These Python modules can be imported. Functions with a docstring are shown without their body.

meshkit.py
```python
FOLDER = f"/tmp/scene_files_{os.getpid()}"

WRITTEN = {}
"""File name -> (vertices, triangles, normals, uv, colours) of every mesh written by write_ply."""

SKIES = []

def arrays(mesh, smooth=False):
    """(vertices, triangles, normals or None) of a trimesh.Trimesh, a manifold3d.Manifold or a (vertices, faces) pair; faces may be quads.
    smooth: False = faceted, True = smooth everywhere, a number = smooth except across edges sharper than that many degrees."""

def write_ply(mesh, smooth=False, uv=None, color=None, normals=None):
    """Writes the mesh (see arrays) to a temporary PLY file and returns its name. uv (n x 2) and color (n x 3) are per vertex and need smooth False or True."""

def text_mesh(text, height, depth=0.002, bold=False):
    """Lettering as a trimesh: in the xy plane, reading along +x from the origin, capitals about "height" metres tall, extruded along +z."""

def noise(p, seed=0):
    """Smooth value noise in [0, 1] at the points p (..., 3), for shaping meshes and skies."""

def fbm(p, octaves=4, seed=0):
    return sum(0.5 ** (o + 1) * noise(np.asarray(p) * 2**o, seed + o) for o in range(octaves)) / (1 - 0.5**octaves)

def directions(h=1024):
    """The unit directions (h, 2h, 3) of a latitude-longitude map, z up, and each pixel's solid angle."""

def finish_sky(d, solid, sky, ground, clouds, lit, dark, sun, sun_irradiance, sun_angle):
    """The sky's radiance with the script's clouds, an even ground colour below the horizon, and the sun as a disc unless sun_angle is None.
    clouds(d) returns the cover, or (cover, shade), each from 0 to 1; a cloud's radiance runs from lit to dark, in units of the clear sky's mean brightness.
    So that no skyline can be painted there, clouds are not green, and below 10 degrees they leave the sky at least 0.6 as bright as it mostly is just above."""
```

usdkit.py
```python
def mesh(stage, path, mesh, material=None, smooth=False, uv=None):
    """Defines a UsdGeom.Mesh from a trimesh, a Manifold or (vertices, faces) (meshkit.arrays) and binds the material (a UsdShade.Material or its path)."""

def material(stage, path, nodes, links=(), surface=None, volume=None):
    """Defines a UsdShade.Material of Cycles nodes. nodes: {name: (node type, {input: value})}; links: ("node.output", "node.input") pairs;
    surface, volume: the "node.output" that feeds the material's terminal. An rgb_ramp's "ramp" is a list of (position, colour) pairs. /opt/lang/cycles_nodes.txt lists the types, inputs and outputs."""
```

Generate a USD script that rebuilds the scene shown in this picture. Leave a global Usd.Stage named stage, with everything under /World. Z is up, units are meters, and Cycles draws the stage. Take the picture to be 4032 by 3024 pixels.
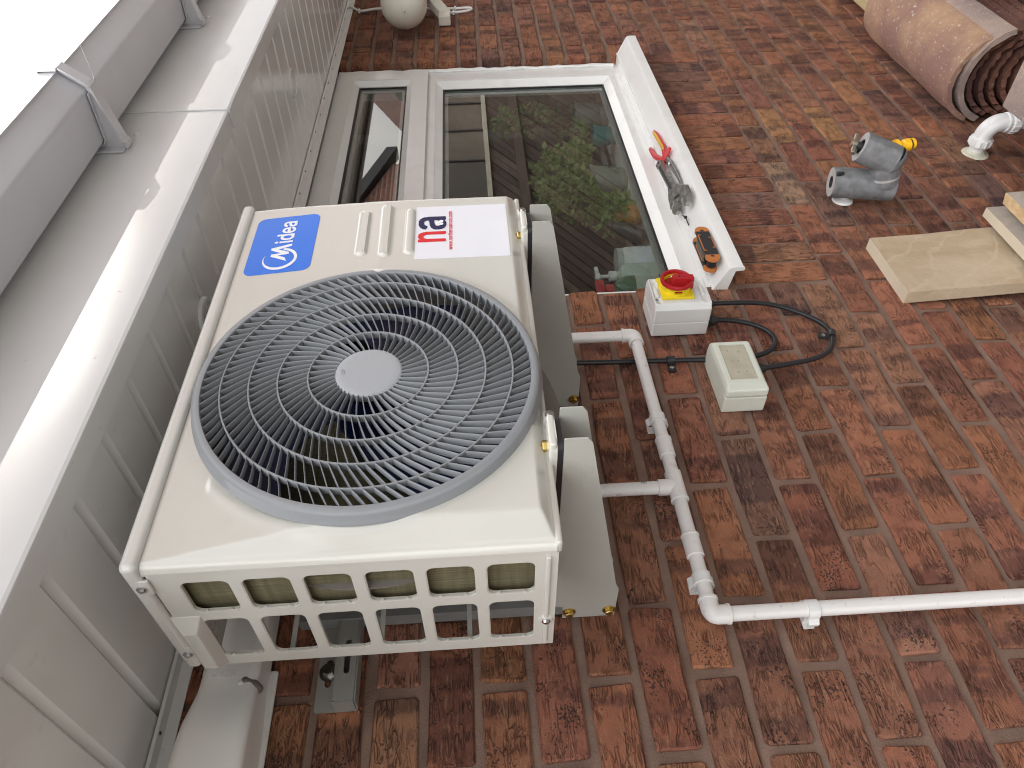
import math, random
import numpy as np, trimesh, usdkit, meshkit
import manifold3d as m3
from pxr import Usd, UsdGeom, UsdLux, UsdShade, Gf, Sdf, Vt
from shapely.geometry import Polygon, Point, LineString, box as sbox
from shapely.ops import unary_union

stage = Usd.Stage.CreateInMemory()
UsdGeom.SetStageUpAxis(stage, 'Z'); UsdGeom.SetStageMetersPerUnit(stage, 1.0)
UsdGeom.Xform.Define(stage, '/World'); UsdGeom.Scope.Define(stage, '/World/Looks')
PI = math.pi
ZO = 2.05            # height of the zero course above the ground; all shapes below are written relative to that course
EXPOSURE = 0.46
SKY = 0.15
SUN = 0.5
SUN_DIR = np.array([0.165, -0.125, 0.12]); SUN_DIR /= np.linalg.norm(SUN_DIR)

# ---------------------------------------------------------------- camera (a phone held sideways: the picture is turned by a quarter)
cam = UsdGeom.Camera.Define(stage, '/World/camera')
R = np.array([[-0.06337035, 0.00750211, -0.99796188], [-0.70954064, 0.70286416, 0.0503394], [0.70180929, 0.71128453, -0.0392177]])
C = np.array([-0.43037845, -1.03506843, -0.17895343 + ZO])
mt = np.eye(4); mt[:3, 0] = R[0]; mt[:3, 1] = -R[1]; mt[:3, 2] = -R[2]; mt[:3, 3] = C
cam.AddTransformOp().Set(Gf.Matrix4d(*mt.T.ravel().tolist()))
cam.CreateHorizontalApertureAttr(36.0); cam.CreateVerticalApertureAttr(27.0)
cam.CreateFocalLengthAttr(36.0 * 2926.9 / 4032); cam.CreateClippingRangeAttr(Gf.Vec2f(0.02, 500))
cam.CreateExposureAttr(EXPOSURE)

def mat(name, nodes, links=(), surface='p.BSDF', volume=None):
    return usdkit.material(stage, '/World/Looks/' + name, nodes, links, surface=surface, volume=volume)

sun_el = math.asin(SUN_DIR[2]); sun_rot = math.atan2(SUN_DIR[0], SUN_DIR[1])
skym = usdkit.material(stage, '/World/Looks/sky_look', {
    'sky': ('sky_texture', dict(sky_type='single_scattering', sun_disc=False, sun_elevation=sun_el, sun_rotation=sun_rot, air_density=1.0, aerosol_density=1.5, ozone_density=1.0)),
    'tc': ('texture_coordinate', {}),
    'n': ('noise_texture', dict(scale=2.2, detail=5.0, roughness=0.6)),
    'r': ('rgb_ramp', {'ramp': [(0.3, (0.35,) * 3), (0.55, (0.95,) * 3)]}),
    'mx': ('mix', dict(mix_type='mix')),
    'sx': ('separate_xyz', {}), 'mr': ('map_range', dict(from_min=0., from_max=1., to_min=7.5, to_max=19., clamp=True)), 'cc': ('combine_color', {}),
    'b': ('background_shader', dict(strength=SKY))},
    [('tc.generated', 'n.vector'), ('n.fac', 'r.fac'), ('r.color', 'mx.fac'), ('sky.color', 'mx.color1'), ('mx.color', 'b.color'), ('tc.generated', 'sx.vector'), ('sx.z', 'mr.value'), ('mr.result', 'cc.r'), ('mr.result', 'cc.g'), ('mr.result', 'cc.b'), ('cc.color', 'mx.color2')], surface='b.background')
dome = UsdLux.DomeLight.Define(stage, '/World/sky')
UsdShade.MaterialBindingAPI.Apply(dome.GetPrim()).Bind(skym)
dome.GetPrim().SetCustomDataByKey('kind', 'structure')
sun = UsdLux.DistantLight.Define(stage, '/World/sun')
sun.CreateNormalizeAttr(True); sun.CreateIntensityAttr(SUN); sun.CreateAngleAttr(0.5); sun.CreateColorAttr(Gf.Vec3f(1.0, 0.94, 0.85))
zc = SUN_DIR; xc = np.cross([0, 0, 1.0], zc); xc /= np.linalg.norm(xc); yc = np.cross(zc, xc)
sm = np.eye(4); sm[:3, 0] = xc; sm[:3, 1] = yc; sm[:3, 2] = zc; sm[:3, 3] = (6, -6, 12)
sun.AddTransformOp().Set(Gf.Matrix4d(*sm.T.ravel().tolist()))

# ---------------------------------------------------------------- helpers: names, things, parts
taken = {}
def unique(parent, name):
    k = (parent, name); n = taken.get(k, 0); taken[k] = n + 1
    return f'{parent}/{name}' + (f'_{n:03d}' if n else '')
def setdata(prim, **kw):
    for k, v in kw.items():
        if v: prim.SetCustomDataByKey(k, v)
class Node:
    def __init__(s, path, base): s.path, s.base = path, base
def shifted(mesh, base):
    if hasattr(mesh, 'to_mesh'):
        q = mesh.to_mesh(); mesh = (np.array(q.vert_properties[:, :3]), np.array(q.tri_verts))
    if isinstance(mesh, trimesh.Trimesh): mesh = (np.array(mesh.vertices), np.array(mesh.faces))
    v, f = np.array(mesh[0], float), np.array(mesh[1], int)
    return (v + [0, 0, ZO] - base, f)
def thing(name, label, cat, at, group=None, kind=None):
    base = np.array(at, float) + [0, 0, ZO]
    p = unique('/World', name)
    x = UsdGeom.Xform.Define(stage, p); x.AddTranslateOp().Set(Gf.Vec3d(*base.tolist()))
    setdata(x.GetPrim(), label=label, category=cat, group=group, kind=kind)
    return Node(p, base)
def part(parent, name, mesh, m, smooth=35, label=None, kind=None, prim=None):
    p = unique(parent.path, name)
    u = usdkit.mesh(stage, p, shifted(mesh, parent.base), m, smooth=smooth)
    setdata(u.GetPrim(), label=label, kind=kind)
    for k, v in (prim or {}).items():
        v = np.asarray(v, np.float32); api = UsdGeom.PrimvarsAPI(u)
        if v.ndim == 2: api.CreatePrimvar(k, Sdf.ValueTypeNames.Color3fArray, 'vertex').Set(Vt.Vec3fArray.FromNumpy(v))
        else: api.CreatePrimvar(k, Sdf.ValueTypeNames.FloatArray, 'vertex').Set(Vt.FloatArray.FromNumpy(v))
    return Node(p, parent.base)
def solo(name, mesh, m, label=None, cat=None, kind=None, group=None, smooth=35):
    p = unique('/World', name)
    u = usdkit.mesh(stage, p, shifted(mesh, np.zeros(3)), m, smooth=smooth)
    setdata(u.GetPrim(), label=label, category=cat, kind=kind, group=group)
    return Node(p, np.zeros(3))
def copy_of(src, name, label, at, rot=(0, 0, 0), group=None):
    base = np.array(at, float) + [0, 0, ZO]
    p = unique('/World', name)
    x = UsdGeom.Xform.Define(stage, p); x.AddTranslateOp().Set(Gf.Vec3d(*base.tolist())); x.AddRotateXYZOp().Set(Gf.Vec3f(*rot))
    x.GetPrim().GetReferences().AddInternalReference(src.path); x.GetPrim().SetInstanceable(True)
    setdata(x.GetPrim(), label=label, group=group)
    return Node(p, base)

# ---------------------------------------------------------------- helpers: shapes
def cat(*ms):
    out = []
    for m in ms:
        if hasattr(m, 'to_mesh'):
            q = m.to_mesh(); m = trimesh.Trimesh(q.vert_properties[:, :3], q.tri_verts, process=False)
        elif isinstance(m, tuple): m = trimesh.Trimesh(m[0], m[1], process=False)
        out.append(m)
    return trimesh.util.concatenate(out)
def bx(x0, x1, y0, y1, z0, z1):
    m = trimesh.creation.box([abs(x1 - x0), abs(y1 - y0), abs(z1 - z0)]); m.apply_translation([(x0 + x1) / 2, (y0 + y1) / 2, (z0 + z1) / 2]); return m
def rbx(x0, x1, y0, y1, z0, z1, r, seg=12):
    s = m3.Manifold.sphere(r, seg); o = []
    for x in (x0 + r, x1 - r):
        for y in (y0 + r, y1 - r):
            for z in (z0 + r, z1 - r): o.append(s.translate((x, y, z)))
    return m3.Manifold.batch_hull(o)
def tomesh(m):
    q = m.to_mesh(); return trimesh.Trimesh(np.array(q.vert_properties[:, :3]), np.array(q.tri_verts), process=False)
def axes_for(d):
    d = np.asarray(d, float); d = d / np.linalg.norm(d)
    a = np.cross(d, [0, 0, 1.0] if abs(d[2]) < .9 else [1.0, 0, 0]); a /= np.linalg.norm(a)
    return a, np.cross(d, a), d
def lathe(profile, at, d, n=32):
    """profile of (radius, height) along direction d from point at; closed where the radius is 0"""
    a, b, d = axes_for(d); pr = np.array(profile, float); t = np.arange(n) * 2 * PI / n
    v = np.asarray(at, float) + pr[:, None, 1:2] * d + pr[:, None, 0:1] * (np.cos(t)[None, :, None] * a + np.sin(t)[None, :, None] * b)
    i, j = np.meshgrid(np.arange(len(pr) - 1), np.arange(n), indexing='ij')
    q = np.stack([i * n + j, i * n + (j + 1) % n, (i + 1) * n + (j + 1) % n, (i + 1) * n + j], -1).reshape(-1, 4)
    m = trimesh.Trimesh(v.reshape(-1, 3), np.vstack([q[:, [0, 1, 2]], q[:, [0, 2, 3]]]), process=False)
    m.merge_vertices(); m.update_faces(m.nondegenerate_faces()); return m
def cyl(p, q, r, n=24, ch=0.0):
    p, q = np.asarray(p, float), np.asarray(q, float); L = np.linalg.norm(q - p)
    pr = [(0, 0), (r - ch, 0), (r, ch), (r, L - ch), (r - ch, L), (0, L)] if ch else [(0, 0), (r, 0), (r, L), (0, L)]
    return lathe(pr, p, q - p, n)
def smoothpath(pts, n=60):
    from scipy.interpolate import CubicSpline
    p = np.array(pts, float); s = np.r_[0, np.cumsum(np.linalg.norm(np.diff(p, axis=0), axis=1))]
    return CubicSpline(s, p)(np.linspace(0, s[-1], n))
def tube(pts, r, n=12, cap=True):
    p = np.array(pts, float); t = np.gradient(p, axis=0); t /= np.linalg.norm(t, axis=1, keepdims=True)
    a = axes_for(t[0])[0]; rows = []
    rr = np.broadcast_to(r, (len(p),))
    for k in range(len(p)):
        a = a - t[k] * (a @ t[k]); a /= np.linalg.norm(a); b = np.cross(t[k], a); w = np.arange(n) * 2 * PI / n
        rows.append(p[k] + rr[k] * (np.cos(w)[:, None] * a + np.sin(w)[:, None] * b))
    v = np.vstack(rows); i, j = np.meshgrid(np.arange(len(p) - 1), np.arange(n), indexing='ij')
    q = np.stack([i * n + j, i * n + (j + 1) % n, (i + 1) * n + (j + 1) % n, (i + 1) * n + j], -1).reshape(-1, 4)
    f = [q[:, [0, 1, 2]], q[:, [0, 2, 3]]]
    if cap:
        k = np.arange(1, n - 1); f += [np.stack([0 * k, k + 1, k], 1), np.stack([0 * k, k, k + 1], 1) + (len(p) - 1) * n]
    return trimesh.Trimesh(v, np.vstack(f), process=False)
PL = {'xz': [[1, 0, 0], [0, 0, 1], [0, 1, 0]], 'yz': [[0, 0, 1], [1, 0, 0], [0, 1, 0]], 'xy': [[1, 0, 0], [0, 1, 0], [0, 0, 1]]}
def ext(poly, plane, lo, hi):
    """poly in the named plane, extruded from lo to hi along the third axis"""
    ps = [poly] if poly.geom_type == 'Polygon' else list(poly.geoms); o = []
    for g in ps:
        m = trimesh.creation.extrude_polygon(g, hi - lo, engine='earcut'); v = np.array(m.vertices); v[:, 2] += lo
        # plane axes: (a, b) -> named axes, c -> third
        if plane == 'xz': w, fl = v[:, [0, 2, 1]], True
        elif plane == 'yz': w, fl = v[:, [2, 0, 1]], False
        else: w, fl = v, False
        o.append(trimesh.Trimesh(w, m.faces[:, ::-1] if fl else m.faces, process=False))
    return trimesh.util.concatenate(o)
def rrect(a0, a1, b0, b1, r, q=6): return sbox(a0 + r, b0 + r, a1 - r, b1 - r).buffer(r, quad_segs=q)
def rotm(m, ang, axis, pt):
    m = m.copy() if isinstance(m, trimesh.Trimesh) else tomesh(m)
    m.apply_transform(trimesh.transformations.rotation_matrix(ang, axis, pt)); return m
def hexbolt(at, d, r=.0065, h=.006, washer=.0105, stud=0.0):
    o = [lathe([(0, 0), (washer, 0), (washer, .0018), (0, .0018)], at, d, 24)]
    a, b, dd = axes_for(d); at = np.asarray(at, float)
    o.append(lathe([(0, .0018), (r, .0018), (r, h * .85), (r * .86, h), (0, h)], at, d, 6))
    if stud:
        pr = [(0, h)] 
        k = int(stud / .0016)
        for i in range(k): pr += [(r * .52, h + i * .0016), (r * .42, h + i * .0016 + .0008)]
        o.append(lathe(pr + [(0, h + stud)], at, d, 12))
    return cat(*o)
def text_on(txt, h, origin, right, up, out, depth=.0004, bold=False, width=None):
    m = meshkit.text_mesh(txt, h, depth, bold); v = np.array(m.vertices)
    if width: v[:, 0] *= width / v[:, 0].max()
    r_, u_, o_ = (np.asarray(q, float) for q in (right, up, out))
    return trimesh.Trimesh(np.asarray(origin, float) + v[:, :1] * r_ + v[:, 1:2] * u_ + v[:, 2:3] * o_, m.faces, process=False)

# ---------------------------------------------------------------- materials
def plain(name, col, rough=.45, metal=0., coat=0., bump=None, var=.06, vscale=6., spec=.5, dirt=None, **kw):
    """a painted or moulded surface: base colour with faint uneven tone, optional fine relief (scale, distance) and dirt (scale, low, high, colour, strength)"""
    nd = {'g': ('geometry', {}), 'nv': ('noise_texture', dict(scale=vscale, detail=4.)),
          'rv': ('rgb_ramp', {'ramp': [(.3, tuple(c * (1 - var) for c in col)), (.7, tuple(min(1, c * (1 + var)) for c in col))]}),
          'rr': ('map_range', dict(from_min=.2, from_max=.8, to_min=rough * .85, to_max=min(1, rough * 1.15))),
          'p': ('principled_bsdf', dict(metallic=metal, coat_weight=coat, coat_roughness=.08, specular_ior_level=spec, **kw))}
    ln = [('g.position', 'nv.vector'), ('nv.fac', 'rv.fac'), ('nv.fac', 'rr.value'), ('rr.result', 'p.roughness')]
    last = 'rv.color'
    if dirt:
        sc, lo, hi, dc, st = dirt
        nd['dn'] = ('noise_texture', dict(scale=sc, detail=6., roughness=.65)); nd['dr'] = ('rgb_ramp', {'ramp': [(lo, (0,) * 3), (hi, (st,) * 3)]})
        nd['dm'] = ('mix', dict(mix_type='mix', color2=dc)); ln += [('g.position', 'dn.vector'), ('dn.fac', 'dr.fac'), ('dr.color', 'dm.fac'), (last, 'dm.color1')]; last = 'dm.color'
    ln.append((last, 'p.base_color'))
    if bump:
        nd['bn'] = ('noise_texture', dict(scale=bump[0], detail=2.)); nd['bp'] = ('bump', dict(strength=bump[2] if len(bump) > 2 else .5, distance=bump[1]))
        ln += [('g.position', 'bn.vector'), ('bn.fac', 'bp.height'), ('bp.normal', 'p.normal')]
    return mat(name, nd, ln)

def brick_mat(name, along):
    sx, sz = (17., 88.) if along == 'x' else (88., 17.)
    bxs, bzs = (10., 1.2) if along == 'x' else (1.2, 10.)
    wx, wz = (26., 170.) if along == 'x' else (170., 26.)
    return mat(name, {
        'g': ('geometry', {}), 't': ('attribute', {'attribute': 'tone'}), 's': ('attribute', {'attribute': 'seed'}),
        'mb': ('mapping', dict(scale=(bxs, 2., bzs))), 'nb': ('noise_texture', dict(dimensions='4D', scale=1.5, detail=1.2, roughness=.5)),
        'nj': ('noise_texture', dict(scale=110., detail=3.)), 'jm': ('math', dict(math_type='multiply_add', value2=.14)),
        'rb': ('rgb_ramp', {'ramp': [(.60, (0,) * 3), (.645, (.85,) * 3)]}),
        'no': ('noise_texture', dict(dimensions='4D', scale=30., detail=5., roughness=.6)), 'ro': ('rgb_ramp', {'ramp': [(.32, (.74, .72, .72)), (.5, (1., 1., 1.)), (.68, (1.18, 1.12, 1.07))]}),
        'mu': ('mix', dict(mix_type='multiply', fac=1.)), 'dk': ('mix', dict(mix_type='multiply', fac=1., color2=(.50, .52, .64))), 'mx': ('mix', dict(mix_type='mix')),
        'vs': ('noise_texture', dict(scale=300., detail=0.)), 'vn': ('noise_texture', dict(scale=16., detail=1.)), 'vm': ('math', dict(math_type='multiply')),
        'rs': ('rgb_ramp', {'ramp': [(.405, (0,) * 3), (.425, (.75,) * 3)]}), 'sp': ('mix', dict(mix_type='mix', color2=(.020, .018, .020))),
        'fs': ('noise_texture', dict(scale=1100., detail=2.)), 'fr': ('rgb_ramp', {'ramp': [(.3, (.78,) * 3), (.72, (1.28,) * 3)]}), 'fm': ('mix', dict(mix_type='multiply', fac=1.)),
        'mw': ('mapping', dict(scale=(wx, 80., wz))), 'nw': ('noise_texture', dict(dimensions='4D', scale=1., detail=2., distortion=1.6)), 'rw': ('rgb_ramp', {'ramp': [(.60, (0,) * 3), (.66, (.36,) * 3), (.72, (.08,) * 3)]}), 'wm': ('mix', dict(mix_type='mix', color2=(.43, .27, .17))),
        'mc': ('mapping', dict(scale=(sx, 40., sz))), 'nc': ('noise_texture', dict(dimensions='4D', scale=1., detail=2.2, roughness=.62, distortion=.9)), 'nk': ('noise_texture', dict(dimensions='4D', scale=34., detail=1.)), 'rk': ('rgb_ramp', {'ramp': [(.40, (0,) * 3), (.56, (1.,) * 3)]}), 'mk': ('mix', dict(mix_type='mix', color1=(.8,) * 3)), 'crack_shade': ('rgb_ramp', {'ramp': [(.06, (.60, .57, .56)), (.42, (1.,) * 3)]}), 'cm': ('mix', dict(mix_type='multiply', fac=.8)),  # the crease ramp also paints crack shadow into the base colour
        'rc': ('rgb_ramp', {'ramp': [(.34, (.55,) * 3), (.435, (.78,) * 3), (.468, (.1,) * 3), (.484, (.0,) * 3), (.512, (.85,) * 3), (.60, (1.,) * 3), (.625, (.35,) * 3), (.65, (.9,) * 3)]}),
        'nf': ('noise_texture', dict(scale=480., detail=3.)), 'ad': ('mix', dict(mix_type='mix', fac=.25)),
        'b': ('bump', dict(strength=1., distance=.006)), 'p': ('principled_bsdf', dict(roughness=.85, specular_ior_level=.25))},
        [('g.position', 'mb.vector'), ('mb.vector', 'nb.vector'), ('s.fac', 'nb.w'), ('g.position', 'nj.vector'), ('nj.fac', 'jm.value1'), ('nb.fac', 'jm.value3'), ('jm.value', 'rb.fac'), ('g.position', 'no.vector'), ('s.fac', 'no.w'), ('no.fac', 'ro.fac'),
         ('t.color', 'mu.color1'), ('ro.color', 'mu.color2'), ('mu.color', 'dk.color1'), ('mu.color', 'mx.color1'), ('dk.color', 'mx.color2'), ('rb.color', 'mx.fac'),
         ('g.position', 'mw.vector'), ('mw.vector', 'nw.vector'), ('s.fac', 'nw.w'), ('nw.fac', 'rw.fac'), ('rw.color', 'wm.fac'), ('mx.color', 'wm.color1'),
         ('g.position', 'vs.vector'), ('g.position', 'vn.vector'), ('vs.fac', 'vm.value1'), ('vn.fac', 'vm.value2'), ('vm.value', 'rs.fac'), ('rs.color', 'sp.fac'), ('wm.color', 'sp.color1'),
         ('g.position', 'fs.vector'), ('fs.fac', 'fr.fac'), ('sp.color', 'fm.color1'), ('fr.color', 'fm.color2'), ('fm.color', 'cm.color1'), ('crack_shade.color', 'cm.color2'), ('cm.color', 'p.base_color'),
         ('g.position', 'mc.vector'), ('mc.vector', 'nc.vector'), ('s.fac', 'nc.w'), ('nc.fac', 'rc.fac'), ('g.position', 'nk.vector'), ('s.fac', 'nk.w'), ('nk.fac', 'rk.fac'), ('rk.color', 'mk.fac'), ('rc.color', 'mk.color2'), ('mk.color', 'crack_shade.fac'), ('g.position', 'nf.vector'), ('mk.color', 'ad.color1'), ('nf.color', 'ad.color2'),
         ('ad.color', 'b.height'), ('b.normal', 'p.normal')])
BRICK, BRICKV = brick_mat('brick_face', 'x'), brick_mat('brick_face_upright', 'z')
MORTAR = plain('mortar', (.228, .148, .115), .9, var=.22, vscale=14., bump=(300., .002, .9), spec=.2, dirt=(5., .5, .75, (.28, .2, .16), .6))
UPVC = plain('white_plastic', (.80, .80, .785), .22, var=.015, coat=.25, dirt=(11., .56, .8, (.42, .40, .37), .25))
FASCIA = plain('fascia_plastic', (.72, .72, .725), .34, var=.02, coat=.08, dirt=(85., .68, .76, (.22, .21, .2), .7))
SOFFIT = plain('soffit_plastic', (.83, .825, .81), .17, var=.02, coat=.4, dirt=(26., .64, .8, (.3, .28, .26), .25))
GUTTER = plain('gutter_plastic', (.61, .61, .64), .33, var=.02, coat=.15, dirt=(160., .68, .76, (.2, .2, .22), .5))
CASE = plain('cream_enamel', (.600, .588, .54), .22, var=.012, coat=.9, bump=(340., .0006, .22), dirt=(120., .68, .78, (.5, .48, .43), .35))
CASE2 = plain('cream_enamel_cover', (.63, .62, .585), .22, var=.012, coat=.9, bump=(340., .0006, .22))
GREY = plain('grey_grille_plastic', (.25, .26, .275), .38, var=.03)
HUBG = plain('grey_hub_plastic', (.36, .375, .40), .45, var=.02, bump=(600., .0004, .3))
NAVY = plain('navy_fan_plastic', (.010, .013, .05), .35, var=.05)
SHROUD = plain('fan_shroud', (.20, .18, .165), .5, var=.06)
DARK = plain('dark_metal', (.03, .03, .034), .5)
RAILC = plain('rail_enamel_shaded', (.27, .262, .24), .4, var=.04, bump=(420., .0009, .4))  # bracket enamel with the shade on the wall rail put into its colour
ARM = plain('bracket_enamel', (.42, .42, .385), .38, var=.02, bump=(420., .0009, .45), coat=.15)
GALV = plain('galvanised_steel', (.27, .275, .27), .45, metal=.35, var=.1, vscale=30.)
ZINC = plain('yellow_zinc', (.62, .46, .16), .25, metal=1., var=.15, vscale=200.)
STEEL = plain('bright_steel', (.62, .62, .62), .2, metal=1., var=.1)
WRENCH = plain('wrench_steel', (.42, .41, .39), .27, metal=.95, var=.2, vscale=60.)
TOOLS = plain('tool_steel', (.20, .195, .19), .36, metal=.8, var=.25, vscale=60.)
RUBBER = plain('black_rubber', (.014, .014, .016), .5)
CABLE = plain('black_cable', (.012, .012, .014), .33)
PIPE = plain('white_waste_pipe', (.76, .74, .725), .3, var=.02, dirt=(75., .60, .70, (.38, .31, .25), .5))
PIPEW = plain('white_pipe_fitting', (.74, .74, .73), .3, var=.03, dirt=(30., .6, .8, (.4, .36, .3), .4))
DUCT = plain('duct_plastic', (.80, .785, .76), .38, var=.015, bump=(500., .0003, .3))
ISO = plain('isolator_plastic', (.73, .73, .72), .35, var=.02, dirt=(22., .66, .8, (.45, .25, .15), .4))
JBOX = plain('aged_box_plastic', (.66, .68, .60), .3, var=.03, dirt=(26., .6, .8, (.4, .30, .2), .45))
JWIN = plain('smoked_window', (.47, .44, .34), .25, var=.08, vscale=40.)
YEL = plain('yellow_plastic', (.86, .66, .02), .4, var=.03)
RED = plain('red_plastic', (.42, .012, .02), .35, var=.05)
REDH = plain('red_grip', (.55, .03, .035), .45, var=.05)
YELH = plain('yellow_grip', (.62, .36, .02), .45, var=.05)
ORANGE = plain('orange_plastic', (.50, .17, .045), .45, var=.06)
BLK = plain('black_plastic', (.02, .02, .022), .42)
BLUE = plain('blue_sticker', (.012, .17, .74), .25, var=.02, coat=.25)
STICK = plain('white_sticker', (.78, .78, .84), .3, var=.01)
LOGOW = plain('white_print', (.85, .85, .88), .3, var=.01)
LOGOR = plain('red_print', (.66, .02, .025), .35, var=.02)
LOGON = plain('navy_print', (.008, .010, .05), .35, var=.02)
FOAM = plain('grey_foam', (.165, .168, .175), .85, var=.3, vscale=45., bump=(700., .001, .5))
FOAMC = plain('grey_foam_cut', (.40, .385, .37), .9, var=.15, vscale=60., bump=(700., .001, .5))
FOAMI = plain('foam_bore_shade', (.022, .022, .024), .6)  # near-black colour stands for the shade inside the foam bores
TAPE = plain('silver_tape', (.66, .66, .68), .25, metal=.7, var=.1)
BRASS = plain('dull_brass', (.30, .27, .22), .35, metal=.9, var=.2, vscale=80.)
YELC = plain('yellow_connector', (.86, .47, .012), .35, var=.04)
def clay(name, c1, c2, c3): return mat(name, {
    'g': ('geometry', {}), 'n1': ('noise_texture', dict(scale=7., detail=5., roughness=.6)), 'r1': ('rgb_ramp', {'ramp': [(.35, c1), (.6, c2)]}),
    'n2': ('noise_texture', dict(scale=90., detail=4., roughness=.7)), 'r2': ('rgb_ramp', {'ramp': [(.60, (0,) * 3), (.68, (.8,) * 3)]}), 'm': ('mix', dict(mix_type='mix', color2=c3)),
    'n3': ('noise_texture', dict(scale=260., detail=3.)), 'b': ('bump', dict(strength=.8, distance=.003)), 'p': ('principled_bsdf', dict(roughness=.88, specular_ior_level=.25))},
    [('g.position', 'n1.vector'), ('n1.fac', 'r1.fac'), ('g.position', 'n2.vector'), ('n2.fac', 'r2.fac'), ('r1.color', 'm.color1'), ('r2.color', 'm.fac'), ('m.color', 'p.base_color'),
     ('g.position', 'n3.vector'), ('n3.fac', 'b.height'), ('b.normal', 'p.normal')])
CLAY = clay('weathered_clay', (.42, .27, .17), (.27, .155, .125), (.62, .56, .5))
CLAY2 = clay('dark_clay', (.22, .10, .07), (.12, .06, .05), (.3, .2, .16))
CLAY3 = clay('pinkish_clay', (.40, .30, .25), (.27, .21, .19), (.55, .45, .38))
def stone(name, c1, c2, vein): return mat(name, {
    'g': ('geometry', {}), 'mp': ('mapping', dict(scale=(3., 3., 1.3), rotation=(.2, .5, 0))), 'n1': ('noise_texture', dict(scale=2.6, detail=5., roughness=.55, distortion=1.2)), 'r1': ('rgb_ramp', {'ramp': [(.3, c1), (.68, c2)]}),
    'mw': ('mapping', dict(rotation=(0, .75, 0))), 'w': ('wave_texture', dict(wave_type='bands', bands_direction='x', scale=4.5, distortion=7., detail=4., detail_scale=2.2)), 'rw': ('rgb_ramp', {'ramp': [(.92, (0,) * 3), (.995, (.38,) * 3)]}),
    'm': ('mix', dict(mix_type='mix', color2=vein)), 'n3': ('noise_texture', dict(scale=30., detail=6., roughness=.6)), 'b': ('bump', dict(strength=.7, distance=.006)), 'p': ('principled_bsdf', dict(roughness=.75, specular_ior_level=.3))},
    [('g.position', 'mp.vector'), ('mp.vector', 'n1.vector'), ('n1.fac', 'r1.fac'), ('g.position', 'mw.vector'), ('mw.vector', 'w.vector'), ('w.fac', 'rw.fac'), ('r1.color', 'm.color1'), ('rw.color', 'm.fac'), ('m.color', 'p.base_color'),
     ('g.position', 'n3.vector'), ('n3.fac', 'b.height'), ('b.normal', 'p.normal')])
STONE = stone('buff_sandstone', (.38, .285, .175), (.52, .415, .30), (.58, .48, .35))
STONE2 = stone('grey_sandstone', (.36, .31, .27), (.42, .37, .32), (.5, .42, .32))
STONEE = plain('cut_sandstone', (.58, .50, .38), .8, var=.08, bump=(200., .001, .5))
STONER = plain('riven_sandstone_edge', (.52, .36, .2), .85, var=.2, vscale=40., bump=(120., .003, .8))
TIMBER = mat('pale_timber', {'g': ('geometry', {}), 'mp': ('mapping', dict(scale=(4., 60., 60.))), 'n': ('noise_texture', dict(scale=1.5, detail=4., distortion=.6)), 'r': ('rgb_ramp', {'ramp': [(.3, (.36, .27, .13)), (.7, (.50, .40, .22))]}), 'p': ('principled_bsdf', dict(roughness=.7))},
    [('g.position', 'mp.vector'), ('mp.vector', 'n.vector'), ('n.fac', 'r.fac'), ('r.color', 'p.base_color')])
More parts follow.
